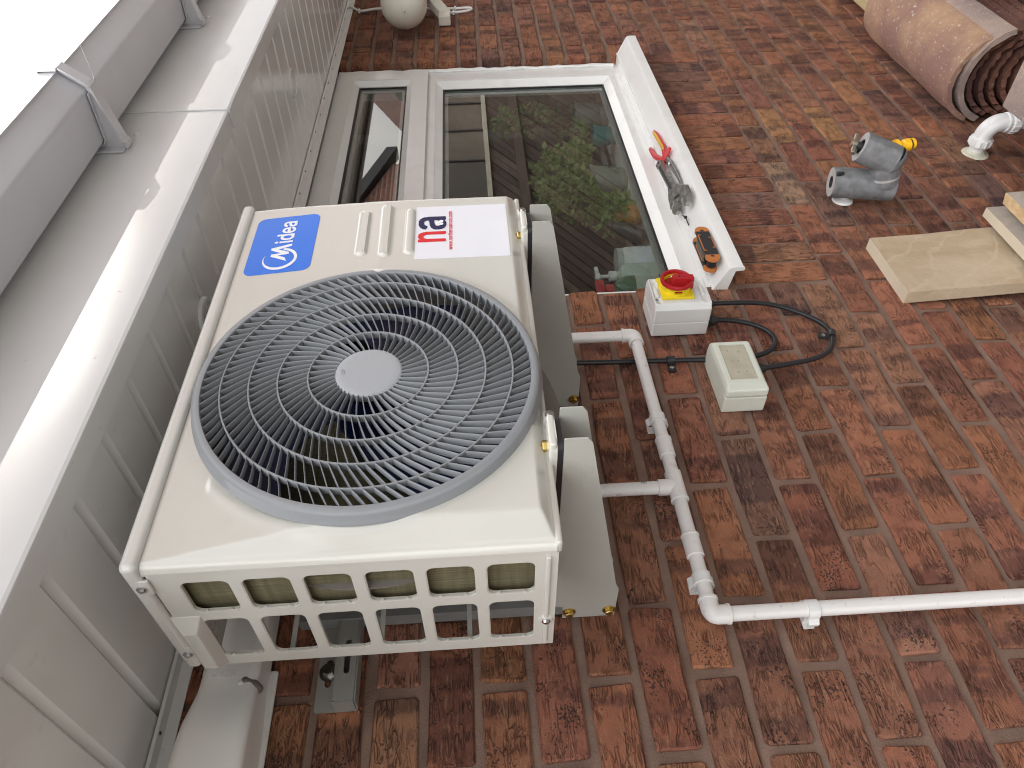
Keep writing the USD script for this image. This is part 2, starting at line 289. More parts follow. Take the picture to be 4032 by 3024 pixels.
FENCEM = mat('dark_fence_wood', {'g': ('geometry', {}), 'o': ('object_info', {}), 'mp': ('mapping', dict(scale=(9., 4., 40.), rotation=(0, -.56, 0))), 'n': ('noise_texture', dict(scale=1.2, detail=4.)), 'r': ('rgb_ramp', {'ramp': [(.3, (.065, .042, .03)), (.7, (.15, .10, .075))]}),
    'h': ('hsv', {}), 'mr': ('map_range', dict(to_min=.7, to_max=1.4)), 'p': ('principled_bsdf', dict(roughness=.7))},
    [('g.position', 'mp.vector'), ('mp.vector', 'n.vector'), ('n.fac', 'r.fac'), ('r.color', 'h.color'), ('o.random', 'mr.value'), ('mr.result', 'h.value'), ('h.color', 'p.base_color')])
RAILM = plain('cream_fence_rail', (.55, .5, .38), .6, var=.1)
GASKET = plain('black_gasket', (.012, .012, .013), .45)
SPACER = plain('aluminium_spacer', (.42, .43, .43), .4, metal=.6)
GLASS = mat('window_glass', {'g': ('geometry', {}), 'iv': ('math', dict(math_type='subtract', value1=1.)), 'ml': ('math', dict(math_type='multiply')), 'f': ('fresnel', dict(IOR=2.3)), 't': ('transparent_bsdf', dict(color=(.86, .89, .87))), 'gl': ('glossy_bsdf', dict(roughness=0.0, color=(1, 1, 1))), 'm': ('mix_closure', {})},
    [('g.backfacing', 'iv.value2'), ('f.fac', 'ml.value1'), ('iv.value', 'ml.value2'), ('ml.value', 'm.fac'), ('t.BSDF', 'm.closure1'), ('gl.BSDF', 'm.closure2')], surface='m.closure')
COIL = mat('coil_fins', {'g': ('geometry', {}), 'mp': ('mapping', dict(scale=(700., 700., 14.))), 'n': ('noise_texture', dict(scale=1., detail=3.)), 'm2': ('mapping', dict(scale=(8., 8., 160.))), 'n2': ('noise_texture', dict(scale=1., detail=2.)), 'mm': ('mix', dict(mix_type='mix', fac=.4)),
    'r': ('rgb_ramp', {'ramp': [(.3, (.09, .082, .045)), (.55, (.22, .20, .12)), (.78, (.46, .42, .28))]}), 'p': ('principled_bsdf', dict(roughness=.42, metallic=.55))},
    [('g.position', 'mp.vector'), ('mp.vector', 'n.vector'), ('g.position', 'm2.vector'), ('m2.vector', 'n2.vector'), ('n.color', 'mm.color1'), ('n2.color', 'mm.color2'), ('mm.color', 'r.fac'), ('r.color', 'p.base_color')])
def leafmat(name, c1, c2): return mat(name, {'g': ('geometry', {}), 'r': ('rgb_ramp', {'ramp': [(0., c1), (.5, c2), (.75, (.46, .50, .26)), (1., (.66, .68, .48))]}), 'd': ('principled_bsdf', dict(roughness=.45)), 't': ('translucent_bsdf', {}), 'm': ('mix_closure', dict(fac=.35))},
    [('g.random_per_island', 'r.fac'), ('r.color', 'd.base_color'), ('r.color', 't.color'), ('d.BSDF', 'm.closure1'), ('t.BSDF', 'm.closure2')], surface='m.closure')
LEAF = leafmat('variegated_leaf', (.20, .30, .08), (.46, .56, .22))
PLASTER = plain('room_paint', (.34, .335, .31), .8, var=.04)
CONC = plain('patio_concrete', (.19, .18, .165), .85, var=.15, vscale=3., bump=(60., .003, .6))
ROOFT = mat('roof_tile_courses', {'g': ('geometry', {}), 'b': ('brick_texture', dict(scale=3.2, color1=(.20, .10, .07), color2=(.12, .07, .055), mortar=(.03, .02, .02), mortar_size=.012, brick_width=.55, row_height=.4)), 'p': ('principled_bsdf', dict(roughness=.85))}, [('g.position', 'b.vector'), ('b.color', 'p.base_color')])
NBRICK = mat('neighbour_brick', {'g': ('geometry', {}), 'mp': ('mapping', dict(rotation=(PI / 2, 0, 0))), 'b': ('brick_texture', dict(scale=1., color1=(.32, .11, .07), color2=(.24, .09, .06), mortar=(.36, .3, .26), mortar_size=.010, brick_width=.225, row_height=.075)), 'p': ('principled_bsdf', dict(roughness=.85))},
    [('g.position', 'mp.vector'), ('mp.vector', 'b.vector'), ('b.color', 'p.base_color')])
FADED = plain('faded_print', (.33, .31, .25), .4)
DARKT = plain('dark_paint', (.045, .04, .04), .5)

rng = random.Random(7)
# ================================================================ ground and the wall
solo('ground', bx(-60, 60, -60, 60, -ZO - .3, -ZO), CONC, kind='structure')

WX0, WX1, WZ0, WZ1 = .872, 2.165, -.735, .30        # window opening
wall = thing('brick_wall', 'red rustic brick house wall with recessed brown mortar joints, behind all the pipes and boxes', 'wall', (1.6, 0, -ZO))
mort = sbox(-1.3, -ZO, 4.6, .62).difference(sbox(WX0 - .006, WZ0, WX1 + .006, WZ1))
part(wall, 'mortar', ext(mort, 'xz', .0065, .26), MORTAR, smooth=False)
PX, H2, PZ = .216, .108, .075
PAL = [((.285, .120, .068), 7), ((.262, .107, .066), 7), ((.302, .134, .075), 4), ((.236, .102, .068), 6), ((.200, .102, .078), 1.2), ((.270, .130, .084), 4), ((.172, .096, .080), .3)]
def tone():
    c = np.array(rng.choices([p[0] for p in PAL], [p[1] for p in PAL])[0]); return c * rng.uniform(.88, 1.12) * np.array([1, rng.uniform(.95, 1.06), rng.uniform(.94, 1.06)])
def brick(x0, x1, z0, z1, depth=.05, y=0.0, cut0=False, cut1=False):
    j = lambda s=.003: rng.uniform(-s, s)
    w, h = x1 - x0, z1 - z0; c = min(.0035, w * .2)
    per = [(x0 + c, z0 + j()), (x0 + w * rng.uniform(.4, .6), z0 + j(.0026)), (x1 - c, z0 + j()), (x1 + j(.0015), z0 + c), (x1 + j(), z1 - c), (x1 - c, z1 + j()), (x0 + w * rng.uniform(.4, .6), z1 + j(.0026)), (x0 + c, z1 + j()), (x0 + j(), z1 - c), (x0 + j(.0015), z0 + c)]
    p = np.array(per); n = len(p); cen = p.mean(0); e = .0025
    q = p - np.clip(p - cen, -1, 1) * (e / (np.array([w, h]) / 2))
    yo = y + rng.uniform(-.0018, .0018); t1, t2 = rng.uniform(-.004, .004), rng.uniform(-.01, .01)
    yf = yo + (q[:, 0] - cen[0]) * t1 + (q[:, 1] - cen[1]) * t2
    v = np.vstack([np.c_[p[:, 0], np.full(n, y + depth), p[:, 1]], np.c_[p[:, 0], yf + .0035, p[:, 1]], np.c_[q[:, 0], yf, q[:, 1]]])
    f = []
    for a in range(2):
        for i in range(n):
            k = (i + 1) % n; A, B, D, E = a * n + i, a * n + k, (a + 1) * n + k, (a + 1) * n + i
            f += [[A, B, D], [A, D, E]]
    f += [[2 * n, 2 * n + i, 2 * n + i + 1] for i in range(1, n - 1)]
    return v, np.array(f)
bricks = []
def project(P):
    q = (np.asarray(P) + [0, 0, ZO] - C) @ R.T; return np.c_[512 + 2926.9 / 3.9375 * q[:, 0] / q[:, 2], 384 + 2926.9 / 3.9375 * q[:, 1] / q[:, 2]], q[:, 2]
def add_brick(x0, x1, z0, z1, upright=False, depth=.05, t=None):
    v, f = brick(x0, x1, z0, z1, depth)
    uv, d = project([(x0, 0, z0), (x1, 0, z0), (x1, 0, z1), (x0, 0, z1)])
    area = 0.
    if (d > .1).all():
        c = np.clip(uv, [0, 0], [1024, 768]); a = Polygon(uv).intersection(sbox(0, 0, 1024, 768)); area = a.area
    bricks.append((area, v, f, upright, tone() if t is None else np.array(t), rng.uniform(0, 60)))
SPECIAL = {(16, 7): (.36, .185, .085), (14, 7): (.34, .175, .085), (13, 5): (.30, .19, .125)}
for c in range(-4, 27):
    zc_ = -PZ * (c + .5); zz = (zc_ - .0305, zc_ + .0305); off = H2 if c % 2 else 0.
    for k in range(-6, 21):
        a, b = k * PX + off + .0065, (k + 1) * PX + off - .0065
        if b > 4.55: continue
        segs = [(a, b)]
        if c <= 8: segs = [(a, min(b, WX0)), (max(a, WX1), b)]
        elif 9 <= c <= 12: segs = [(a, min(b, WX0 - .004)), (max(a, WX1 + .004), b)]
        for s0, s1 in segs:
            if s1 - s0 > .035:
                jamb = c <= 9 and (abs(s1 - WX0) < .01 or abs(s0 - WX1) < .01)
                add_brick(s0 + rng.uniform(-.0015, .0015), s1 + rng.uniform(-.0015, .0015), zz[0], zz[1], depth=.1 if jamb else .05, t=SPECIAL.get((c, k)))
ns = 17; sp = (WX1 + .003 - WX0) / ns
for i in range(ns):                                                # the soldier course below the sill
    x = WX0 + i * sp; add_brick(x + .006, x + sp - .006, -.972, -.763, True)
order = sorted(range(len(bricks)), key=lambda i: -bricks[i][0])
def prim_of(b): return {'tone': np.tile(b[4], (len(b[1]), 1)), 'seed': np.full(len(b[1]), b[5])}
for i in order[:300]:
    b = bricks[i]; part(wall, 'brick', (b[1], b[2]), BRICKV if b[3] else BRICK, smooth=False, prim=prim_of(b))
rest = [bricks[i] for i in order[300:]]
for up in (False, True):
    rs = [b for b in rest if b[3] == up]
    if rs:
        n = np.cumsum([0] + [len(b[1]) for b in rs])
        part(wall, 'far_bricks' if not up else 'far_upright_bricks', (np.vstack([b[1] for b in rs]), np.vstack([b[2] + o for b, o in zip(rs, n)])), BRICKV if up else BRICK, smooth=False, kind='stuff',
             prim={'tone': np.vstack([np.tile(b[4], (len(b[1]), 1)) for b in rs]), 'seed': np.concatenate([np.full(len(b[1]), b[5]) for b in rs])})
# ---------------------------------------------------------------- room behind the window
room = trimesh.util.concatenate([bx(-.6, 3.6, 3.2, 3.25, -ZO, .62), bx(-.65, -.6, .26, 3.25, -ZO, .62), bx(3.6, 3.65, .26, 3.25, -ZO, .62), bx(-.65, 3.65, .26, 3.25, .35, .4), bx(-.65, 3.65, .26, 3.25, -ZO - .02, -ZO + .01)])
solo('room_interior', room, PLASTER, kind='structure', smooth=False)

# ================================================================ window
YF = .034
win = thing('window', 'white plastic window with a fanlight above one large fixed pane, brown fence mirrored in it', 'window', (1.5, .05, WZ0))
fr = sbox(.835, -.706, 2.178, .274).difference(sbox(.905, -.664, 2.085, -.072)).difference(sbox(.905, -.022, 2.085, .24))
def bevel_frame(x0, x1, z0, z1, w, y0, y1):
    """four mitred sloping beads round an opening: outer edge at y0, inner edge at y1"""
    o = np.array([(x0, z0), (x1, z0), (x1, z1), (x0, z1)]); i = o + np.array([(w, w), (-w, w), (-w, -w), (w, -w)])
    ms = []
    for k in range(4):
        a, b = o[k], o[(k + 1) % 4]; c_, d_ = i[(k + 1) % 4], i[k]
        cc = (a + b + c_ + d_) / 4; g = lambda p: cc + (p - cc) * .9985
        v = np.array([(*np.array([g(a)[0], y0, g(a)[1]]),), (g(b)[0], y0, g(b)[1]), (g(c_)[0], y1, g(c_)[1]), (g(d_)[0], y1, g(d_)[1]), (g(a)[0], y1 + .02, g(a)[1]), (g(b)[0], y1 + .02, g(b)[1]), (g(c_)[0], y1 + .02, g(c_)[1]), (g(d_)[0], y1 + .02, g(d_)[1])])
        ms.append(trimesh.Trimesh(v, [[0, 1, 2], [0, 2, 3], [0, 4, 5], [0, 5, 1], [2, 6, 7], [2, 7, 3], [4, 7, 6], [4, 6, 5], [0, 3, 7], [0, 7, 4], [1, 5, 6], [1, 6, 2]], process=False))
    return ms
part(win, 'frame', ext(fr, 'xz', YF, YF + .062), UPVC, smooth=False)
for m_ in bevel_frame(.905, 2.085, -.664, -.072, .022, YF + .002, YF + .02): part(win, 'bead', m_, UPVC, smooth=False)
sash = rrect(.868, 2.136, -.046, .256, .002).difference(sbox(.918, .006, 2.072, .202))
sf = part(win, 'sash', ext(sash, 'xz', .018, YF - .0015), UPVC, smooth=False, label='opening fanlight sash')
for m_ in bevel_frame(.918, 2.072, .006, .202, .018, .020, .034): part(sf, 'bead', m_, UPVC, smooth=False)
def ring(x0, x1, z0, z1, w): return sbox(x0, z0, x1, z1).difference(sbox(x0 + w, z0 + w, x1 - w, z1 - w))
part(win, 'gasket', ext(ring(.9268, 2.0632, -.6422, -.0938, .006), 'xz', .0555, .0605), GASKET, smooth=False)
part(win, 'gasket', ext(ring(.9358, 2.0542, .0238, .1842, .0055), 'xz', .0365, .0405), GASKET, smooth=False)
part(win, 'spacer', ext(ring(.930, 2.060, -.639, -.097, .014), 'xz', .066, .072), SPACER, smooth=False)
part(win, 'spacer', ext(ring(.939, 2.051, .027, .181, .014), 'xz', .047, .053), SPACER, smooth=False)
part(win, 'pane', bx(.927, 2.063, .0610, .0625, -.642, -.094), GLASS, smooth=False)
part(win, 'pane', bx(.936, 2.054, .0412, .0427, .024, .184), GLASS, smooth=False)
sill = Polygon([(.033, -.700), (-.001, -.7005), (-.001, -.7035), (-.048, -.7255), (-.0555, -.730), (-.0585, -.737), (-.0585, -.760), (-.0545, -.762), (-.0515, -.759), (-.0505, -.742), (-.002, -.7335), (.033, -.7335)])
part(win, 'sill', ext(sill, 'yz', .858, 2.172), UPVC, smooth=25)
cap = sill.buffer(.0012)
part(win, 'sill_end', ext(cap, 'yz', .853, .8575), UPVC, smooth=25); part(win, 'sill_end', ext(cap, 'yz', 2.1725, 2.177), UPVC, smooth=25)
seal = np.c_[np.full(40, 2.158), np.full(40, .031), np.linspace(-.69, .26, 40)] + np.array([[rng.uniform(-.003, .002), rng.uniform(-.002, .001), 0] for _ in range(40)])
part(win, 'sealant', tube(seal, np.array([rng.uniform(.005, .008) for _ in range(40)]), 8), UPVC)
part(win, 'inner_sill', bx(.835, 2.178, .098, .36, -.690, -.664), UPVC, smooth=False)
part(win, 'reveal', ext(sbox(.80, -.70, 2.21, .34).difference(sbox(.836, -.664, 2.177, .273)), 'xz', .262, .30), PLASTER, smooth=False)

# ================================================================ eaves
ZS = .275
sof = thing('soffit', 'white ribbed plastic soffit boards closing the underside of the eaves', 'soffit', (1.5, -.2, ZS))
def lift_z(m, z): m.apply_translation((0, 0, z)); return m
x = -1.25
while x < 4.6:
    part(sof, 'board', lift_z(ext(Polygon([(x + .0003, .0085), (x + .0085, 0), (x + .0868, 0), (x + .0949, .0085), (x + .0949, .009), (x + .0003, .009)]), 'xz', -.402, -.004), ZS), SOFFIT, smooth=False)
    x += .0952
part(sof, 'backing', bx(-1.25, 4.6, -.402, -.002, ZS + .0092, ZS + .016), SOFFIT, smooth=False)
part(sof, 'wall_trim', ext(Polygon([(-.026, ZS - .002), (-.024, ZS - .006), (-.004, ZS - .006), (-.0035, ZS - .022), (-.0012, ZS - .022), (-.0012, ZS - .002)]), 'yz', -1.25, 4.6), SOFFIT, smooth=False)
for k in range(40):
    xx = -.6 + .112 * k; part(sof, 'pin', cyl((xx, -.018, ZS - .0075), (xx, -.018, ZS - .0055), .0024, 10), DARK)
def vent(x, y, label):
    v = part(sof, 'vent', lathe([(.0262, .002), (.0262, -.0035), (.0285, -.0048), (.034, -.0042), (.036, -.001), (.036, .002)], (x, y, ZS - .001), (0, 0, 1), 40), SOFFIT, label=label)
    part(v, 'mesh', lathe([(0, -.0008), (.0262, -.0008)], (x, y, ZS - .001), (0, 0, 1), 40), DARK)  # dark disc stands in for the shade between the louvres
    for d in (-.0175, -.0105, -.0035, .0035, .0105, .0175):
        w = math.sqrt(.0262 ** 2 - d ** 2); part(v, 'louvre', bx(x + d - .0022, x + d + .0022, y - w, y + w, ZS - .0040, ZS - .0022), SOFFIT, smooth=False)
vent(1.508, -.218, 'round soffit vent above the window'); vent(.549, -.236, 'round soffit vent above the fan unit')

fas = thing('fascia', 'white plastic fascia board under the gutter, sunlit along its lower half', 'fascia', (1.5, -.42, .38))
def fascia_board(x0, x1): return ext(Polygon([(-.4225, .266), (-.4205, .2625), (-.4175, .2615), (-.386, .2615), (-.386, .2655), (-.4145, .2655), (-.4145, .56), (-.4225, .56)]), 'yz', x0, x1)
part(fas, 'board', fascia_board(-1.3, .928), FASCIA, smooth=25); part(fas, 'board', fascia_board(.930, 4.62), FASCIA, smooth=25)
part(fas, 'joint_strip', ext(Polygon([(-.4255, .263), (-.4225, .2595), (-.388, .2595), (-.388, .2612), (-.4205, .2612), (-.4230, .264), (-.4230, .56), (-.4255, .56)]), 'yz', .915, .944), FASCIA, smooth=25, label='joint cover strip')
for xx, zz in ((.832, .4015), (1.395, .404), (.2, .40)): part(fas, 'nail_cap', lathe([(0, 0), (.0068, 0), (.0062, .0025), (.003, .004), (0, .0042)], (xx, -.4225, zz), (0, -1, 0), 16), FASCIA)

gut = thing('gutter', 'white square plastic gutter along the fascia, outer lip bright against the sky', 'gutter', (1.5, -.49, .46))
go = [(-.434, .520), (-.434, .446), (-.4365, .438), (-.442, .434), (-.521, .431), (-.5275, .4335), (-.5505, .4605), (-.5525, .463), (-.5565, .463), (-.5565, .489), (-.549, .489)]
gi = [(-.549, .4865), (-.5540, .4865), (-.5540, .4655), (-.5495, .4655), (-.5255, .437), (-.5200, .4345), (-.4425, .4375), (-.4385, .4405), (-.437, .447), (-.437, .520)]
part(gut, 'channel', ext(Polygon(go + gi), 'yz', -1.35, 4.65), GUTTER, smooth=30)
def bracket_at(x):
    prof = Polygon([(-.4235, .520), (-.4235, .402), (-.427, .3985), (-.436, .399), (-.440, .403), (-.5325, .420), (-.537, .424), (-.5645, .4575), (-.5645, .4955), (-.5565, .4965), (-.5565, .4905), (-.5595, .489), (-.5595, .4612), (-.553, .4602), (-.5295, .4310), (-.5210, .4285), (-.4420, .4315), (-.4345, .4365), (-.4320, .446), (-.4320, .520)])
    web = part(gut, 'bracket', ext(prof, 'yz', x - .004, x + .004), GUTTER, smooth=False)
    edge = np.array([(-.427, .3985), (-.436, .399), (-.440, .403), (-.5325, .420), (-.537, .424), (-.5645, .4575), (-.5655, .4955)])
    m = []
    for a, b in zip(edge[:-1], edge[1:]):
        n = np.array([a[1] - b[1], b[0] - a[0]]); n = n / np.linalg.norm(n) * .0028
        if n[1] > 0 and abs(n[1]) > abs(n[0]): n = -n
        m.append(ext(Polygon([a, b, b + n * -.9, a + n * -.9]).buffer(.0002), 'yz', x - .0115, x + .0115))
    part(web, 'rib', trimesh.util.concatenate(m), GUTTER, smooth=False)
    part(web, 'back_plate', rbx(x - .021, x + .021, -.4275, -.4228, .404, .52, .0022, 8), GUTTER)
    lip = ext(Polygon([(-.4345, .4365), (-.4420, .4318), (-.521, .4288), (-.521, .4270), (-.4420, .4298), (-.4327, .4352)]), 'yz', x - .011, x + .011)
    part(web, 'saddle', lip, GUTTER, smooth=False)
    part(web, 'clip', ext(Polygon([(-.5645, .4605), (-.559, .4605), (-.559, .4895), (-.548, .4895), (-.548, .4935), (-.562, .4955), (-.5655, .494)]), 'yz', x - .0118, x + .0118), UPVC, smooth=False)
for xx in (-.10, .785, 1.345, 1.98): bracket_at(xx)
web_ = smoothpath([(.885, -.5562, .462), (.865, -.548, .452), (.842, -.5335, .440), (.80, -.530, .425)], 16)
part(gut, 'spider_thread', tube(web_, .00035, 5), UPVC)
rv = bx(-1.4, 4.7, -.44, 3.6, .54, .56); rv = rotm(rv, math.radians(28), (1, 0, 0), (0, -.44, .54))
solo('house_roof', rv, ROOFT, 'red tiled roof slope above the gutter, out of sight from below', 'roof', smooth=False)

# ================================================================ across the yard: what the window mirrors, what shades the wall, and added light helpers
fen = thing('fence', 'dark brown fence of diagonal boards under a cream rail across the yard', 'fence', (6, -2.2, -ZO))
fa = sbox(3.0, -ZO + .05, 9.4, -.345)
k = 0
for s in np.arange(-3.2, 9.6, .145):
    ln_ = Polygon([(s, -ZO), (s + .128, -ZO), (s + .128 + 3.0, -ZO + 1.9), (s + 3.0, -ZO + 1.9)]).intersection(fa)
    if ln_.area > .01: part(fen, 'board', ext(ln_, 'xz', -2.215, -2.195 + .004 * (k % 2)), FENCEM, smooth=False)
    k += 1
part(fen, 'rail', bx(3.0, 9.4, -2.225, -2.17, -.345, -.305), RAILM, smooth=False)
for xx in (3.05, 4.85, 6.6, 8.35): part(fen, 'post', bx(xx - .05, xx + .05, -2.31, -2.22, -ZO, -.32), FENCEM, smooth=False)
for zz in (-.62, -1.5): part(fen, 'crosspiece', bx(3.0, 9.4, -2.193, -2.165, zz - .04, zz + .04), FENCEM, smooth=False)
nb = thing('neighbour_house', 'brick neighbouring house with a sloping dark gable board, mirrored in the fanlight', 'house', (7, -6, -ZO))
part(nb, 'wall', ext(Polygon([(3.0, -ZO), (10.8, -ZO), (10.8, 1.12), (9.7, 1.50), (9.7, 4.40), (3.0, 4.40)]), 'xz', -9, -5), NBRICK, smooth=False)
part(nb, 'cladding', bx(3.0, 10.78, -5.0, -4.985, -ZO, .33), plain('brown_cladding', (.10, .082, .066), .6, var=.2), smooth=False)
part(nb, 'roof', rotm(bx(2.6, 9.9, -9.4, -4.8, 4.40, 4.52), 0, (1, 0, 0), (0, 0, 0)), ROOFT, smooth=False)
part(nb, 'gable_board', ext(Polygon([(9.4, 1.62), (9.4, 1.80), (11.2, 1.22), (11.2, 1.04)]), 'xz', -5.12, -4.9), DARKT, smooth=False)
part(nb, 'wing_roof', ext(Polygon([(9.7, 1.71), (9.7, 1.80), (11.25, 1.30), (11.25, 1.20)]), 'xz', -9, -5.125), ROOFT, smooth=False)
wg = thing('white_garage', 'white rendered garage with a grey door, added behind the viewer as a bright reflector', 'garage', (-5.5, -6.5, -ZO))  # added, unseen: a sunlit white face to whiten the front bevel and bounce light
part(wg, 'wall', bx(-8.5, -4.0, -9.5, -4.2, -ZO, 1.25), plain('white_render', (.72, .71, .68), .8, var=.05, bump=(40., .004, .5)), smooth=False)
part(wg, 'roof', ext(Polygon([(-8.8, 1.25), (-3.75, 1.25), (-3.75, 1.33), (-6.25, 2.6), (-8.8, 1.33)]), 'xz', -9.7, -4.0), ROOFT, smooth=False)
part(wg, 'door', bx(-4.02, -3.985, -9.2, -7.6, -ZO, .05), plain('grey_door', (.16, .17, .18), .4), smooth=False)
hg = thing('yard_hedge', 'tall dark green hedge, added out of view to cut low sky light', 'hedge', (.6, -6.5, -ZO))  # added, unseen: blocks the low sky so undersides stay darker
hr = np.random.default_rng(3); hn = 5500
hp_ = np.c_[hr.uniform(-1.6, 2.9, hn), -6.4 - hr.uniform(0, .9, hn), hr.uniform(-ZO, .9, hn)]; hs = .07
hu = hr.normal(size=(hn, 3)); hu /= np.linalg.norm(hu, axis=1, keepdims=True); hw = np.cross(hu, hr.normal(size=(hn, 3))); hw /= np.linalg.norm(hw, axis=1, keepdims=True)
part(hg, 'foliage', (np.stack([hp_ - hu * hs, hp_ + hw * hs * .6, hp_ + hu * hs, hp_ - hw * hs * .6], 1).reshape(-1, 3), (np.arange(hn) * 4)[:, None] + np.array([[0, 1, 2, 3]])), plain('hedge_leaf', (.055, .085, .03), .6, var=.3), smooth=False, kind='stuff')
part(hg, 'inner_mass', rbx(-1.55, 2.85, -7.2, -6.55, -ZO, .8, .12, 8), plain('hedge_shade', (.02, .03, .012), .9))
gar = thing('tiled_outhouse', 'open sided outhouse with a pitched brown tiled roof beyond the fence', 'outhouse', (14, -6, -ZO))
part(gar, 'wall', bx(10.95, 22.0, -5.32, -5.2, -ZO, .66), plain('tan_boarding', (.20, .155, .115), .6, var=.25, vscale=2.), smooth=False)
for k in range(9): part(gar, 'batten', bx(11.2 + 1.1 * k, 11.25 + 1.1 * k, -5.2, -5.17, -ZO, .60), DARKT, smooth=False)
rt = np.array([(11.3, -5.0, .72), (22., -5.0, .72), (22., -6.5, 2.03), (16.5, -6.5, 2.03)]); rb_ = rt - [0, .05, .09]
part(gar, 'roof', trimesh.Trimesh(np.vstack([rt, rb_]), [[0, 1, 2], [0, 2, 3], [4, 6, 5], [4, 7, 6], [0, 4, 5], [0, 5, 1], [1, 5, 6], [1, 6, 2], [2, 6, 7], [2, 7, 3], [3, 7, 4], [3, 4, 0]], process=False), ROOFT, smooth=False)

# ================================================================ the outdoor unit
AX0, AX1, AZ0, AZ1 = -.012, .660, -.250, .183
GX, GZ, GR = .229, -.0405, .2085
ac = thing('air_conditioner', 'cream outdoor air conditioner with a round grey fan grille, hung under the eaves', 'air conditioner', (.32, -.25, AZ0))
YB = -.370
def bulge(x, z):
    main = np.where(z < -.036, .0172, .0172 - (z + .036) / (.179 + .036) * .0172)
    p = np.minimum.reduce([main, (x - (AX0 + .008)) / .030 * .0172 + .0006, (AX1 - .004 - x) / .016 * .0172 + .0006, (z - (AZ0 + .004)) / .013 * .0172 + .0006])
    p = np.maximum(p, 0)
    for d in (x - AX0, AX1 - x):
        q = np.clip(.010 - d, 0, .010); p = p - (.010 - np.sqrt(np.maximum(.010 ** 2 - q ** 2, 0)))
    r = np.hypot(x - GX, z - GZ); p = p + .0012 * np.exp(-((r - .2195) / .006) ** 2) * (p > .004)
    for rz, r0, r1 in ((-.0075, .502, .606), (-.0425, .494, .617), (-.0785, .498, .604)):
        d = np.hypot(np.maximum(np.maximum(r0 - x, x - r1), 0), z - rz); t = np.clip((.0085 - d) / .004, 0, 1); p = p + .0042 * t * t * (3 - 2 * t)
    return p
def front_y(x, z): return YB - bulge(np.asarray(x, float), np.asarray(z, float))
xs = np.unique(np.r_[np.linspace(AX0, AX0 + .012, 9), np.linspace(AX0 + .012, AX1 - .012, 222), np.linspace(AX1 - .012, AX1, 9)]); zs = np.linspace(AZ0 + .002, AZ1 - .003, 150)
gx_, gz_ = np.meshgrid(xs, zs, indexing='ij'); vv = np.stack([gx_, front_y(gx_, gz_), gz_], -1).reshape(-1, 3); nz = len(zs)
ii, jj = np.meshgrid(np.arange(len(xs) - 1), np.arange(nz - 1), indexing='ij'); qd = np.stack([ii * nz + jj, (ii + 1) * nz + jj, (ii + 1) * nz + jj + 1, ii * nz + jj + 1], -1).reshape(-1, 4)
cx_ = vv[qd].mean(1); qd = qd[np.hypot(cx_[:, 0] - GX, cx_[:, 2] - GZ) > .2035]
fp = trimesh.Trimesh(vv, np.vstack([qd[:, [0, 1, 2]], qd[:, [0, 2, 3]]]), process=False); fp.remove_unreferenced_vertices()
front = part(ac, 'front_panel', fp, CASE, smooth=28)
part(front, 'lower_lip', rbx(AX0 + .002, AX1 - .002, -.372, -.352, AZ0 - .004, AZ0 + .004, .003, 8), CASE)
part(front, 'side_flange', bx(AX0, AX0 + .002, -.3602, -.357, AZ0 + .002, AZ1 - .003), CASE, smooth=False)
# side panel with two columns of six openings
sp_ = sbox(-.3565, AZ0, -.147, AZ1 - .006)
hz = [(.098, .150), (.034, .0865), (-.030, .0225), (-.096, -.0425), (-.161, -.1075), (-.2265, -.1725)]
holes = [rrect(-.3395, -.2755, a, b, .010) for a, b in hz] + [rrect(-.2585, -.168, a, b, .010) for a, b in hz]
for h_ in holes: sp_ = sp_.difference(h_)
side = part(ac, 'side_panel', ext(sp_, 'yz', AX0 + .0006, AX0 + .0022), CASE, smooth=30)
for h_ in holes:
    a0, b0, a1, b1 = h_.bounds
    lip_ = ext(h_.buffer(.0004).difference(h_.buffer(-.0012)), 'yz', AX0 + .0012, AX0 + .0052)
    tab_ = ext(Polygon([(a1 - .0055, b0 + .013), (a1 - .001, b0 + .009), (a1 + .001, b0 + .009), (a1 + .001, b1 - .009), (a1 - .001, b1 - .009), (a1 - .0055, b1 - .013)][::1]).difference(sbox(a1 - .0055, b0 + .0145, a1 - .0022, b1 - .0145)), 'yz', AX0 + .0008, AX0 + .0021)
    part(side, 'opening_lip', cat(lip_, tab_), CASE, smooth=30)
part(side, 'rib', rbx(AX0 - .0022, AX0 + .002, -.350, -.156, -.2425, -.2365, .002, 10), CASE)
part(side, 'screw_boss', lathe([(0, 0), (.0095, 0), (.007, .0026), (0, .0026)], (AX0 + .0006, -.212, -.2395), (-1, 0, 0), 20), CASE)
hd = m3.Manifold.batch_hull([m3.Manifold.sphere(.003, 12).translate(p) for p in [(AX0 + .002, -.266, .150), (AX0 + .002, -.266, .179), (AX0 + .002, -.153, .179), (AX0 + .002, -.153, .150), (AX0 - .008, -.246, .157), (AX0 - .008, -.246, .170), (AX0 - .008, -.162, .170), (AX0 - .008, -.162, .157)]])
part(side, 'handle', hd, CASE, smooth=40)
hp = sbox(-.252, AX0 + .002, -.175, .034)
for hx in (0, 1):
    for hy in range(4): hp = hp.difference(Point(-.238 + hy * .014, AX0 + .014 + hx * .010).buffer(.0022))
hm = ext(hp, 'xy', .1525, .154); hv = np.array(hm.vertices)[:, [1, 0, 2]]; part(side, 'handle_pocket', trimesh.Trimesh(hv, hm.faces[:, ::-1], process=False), CASE, smooth=False)
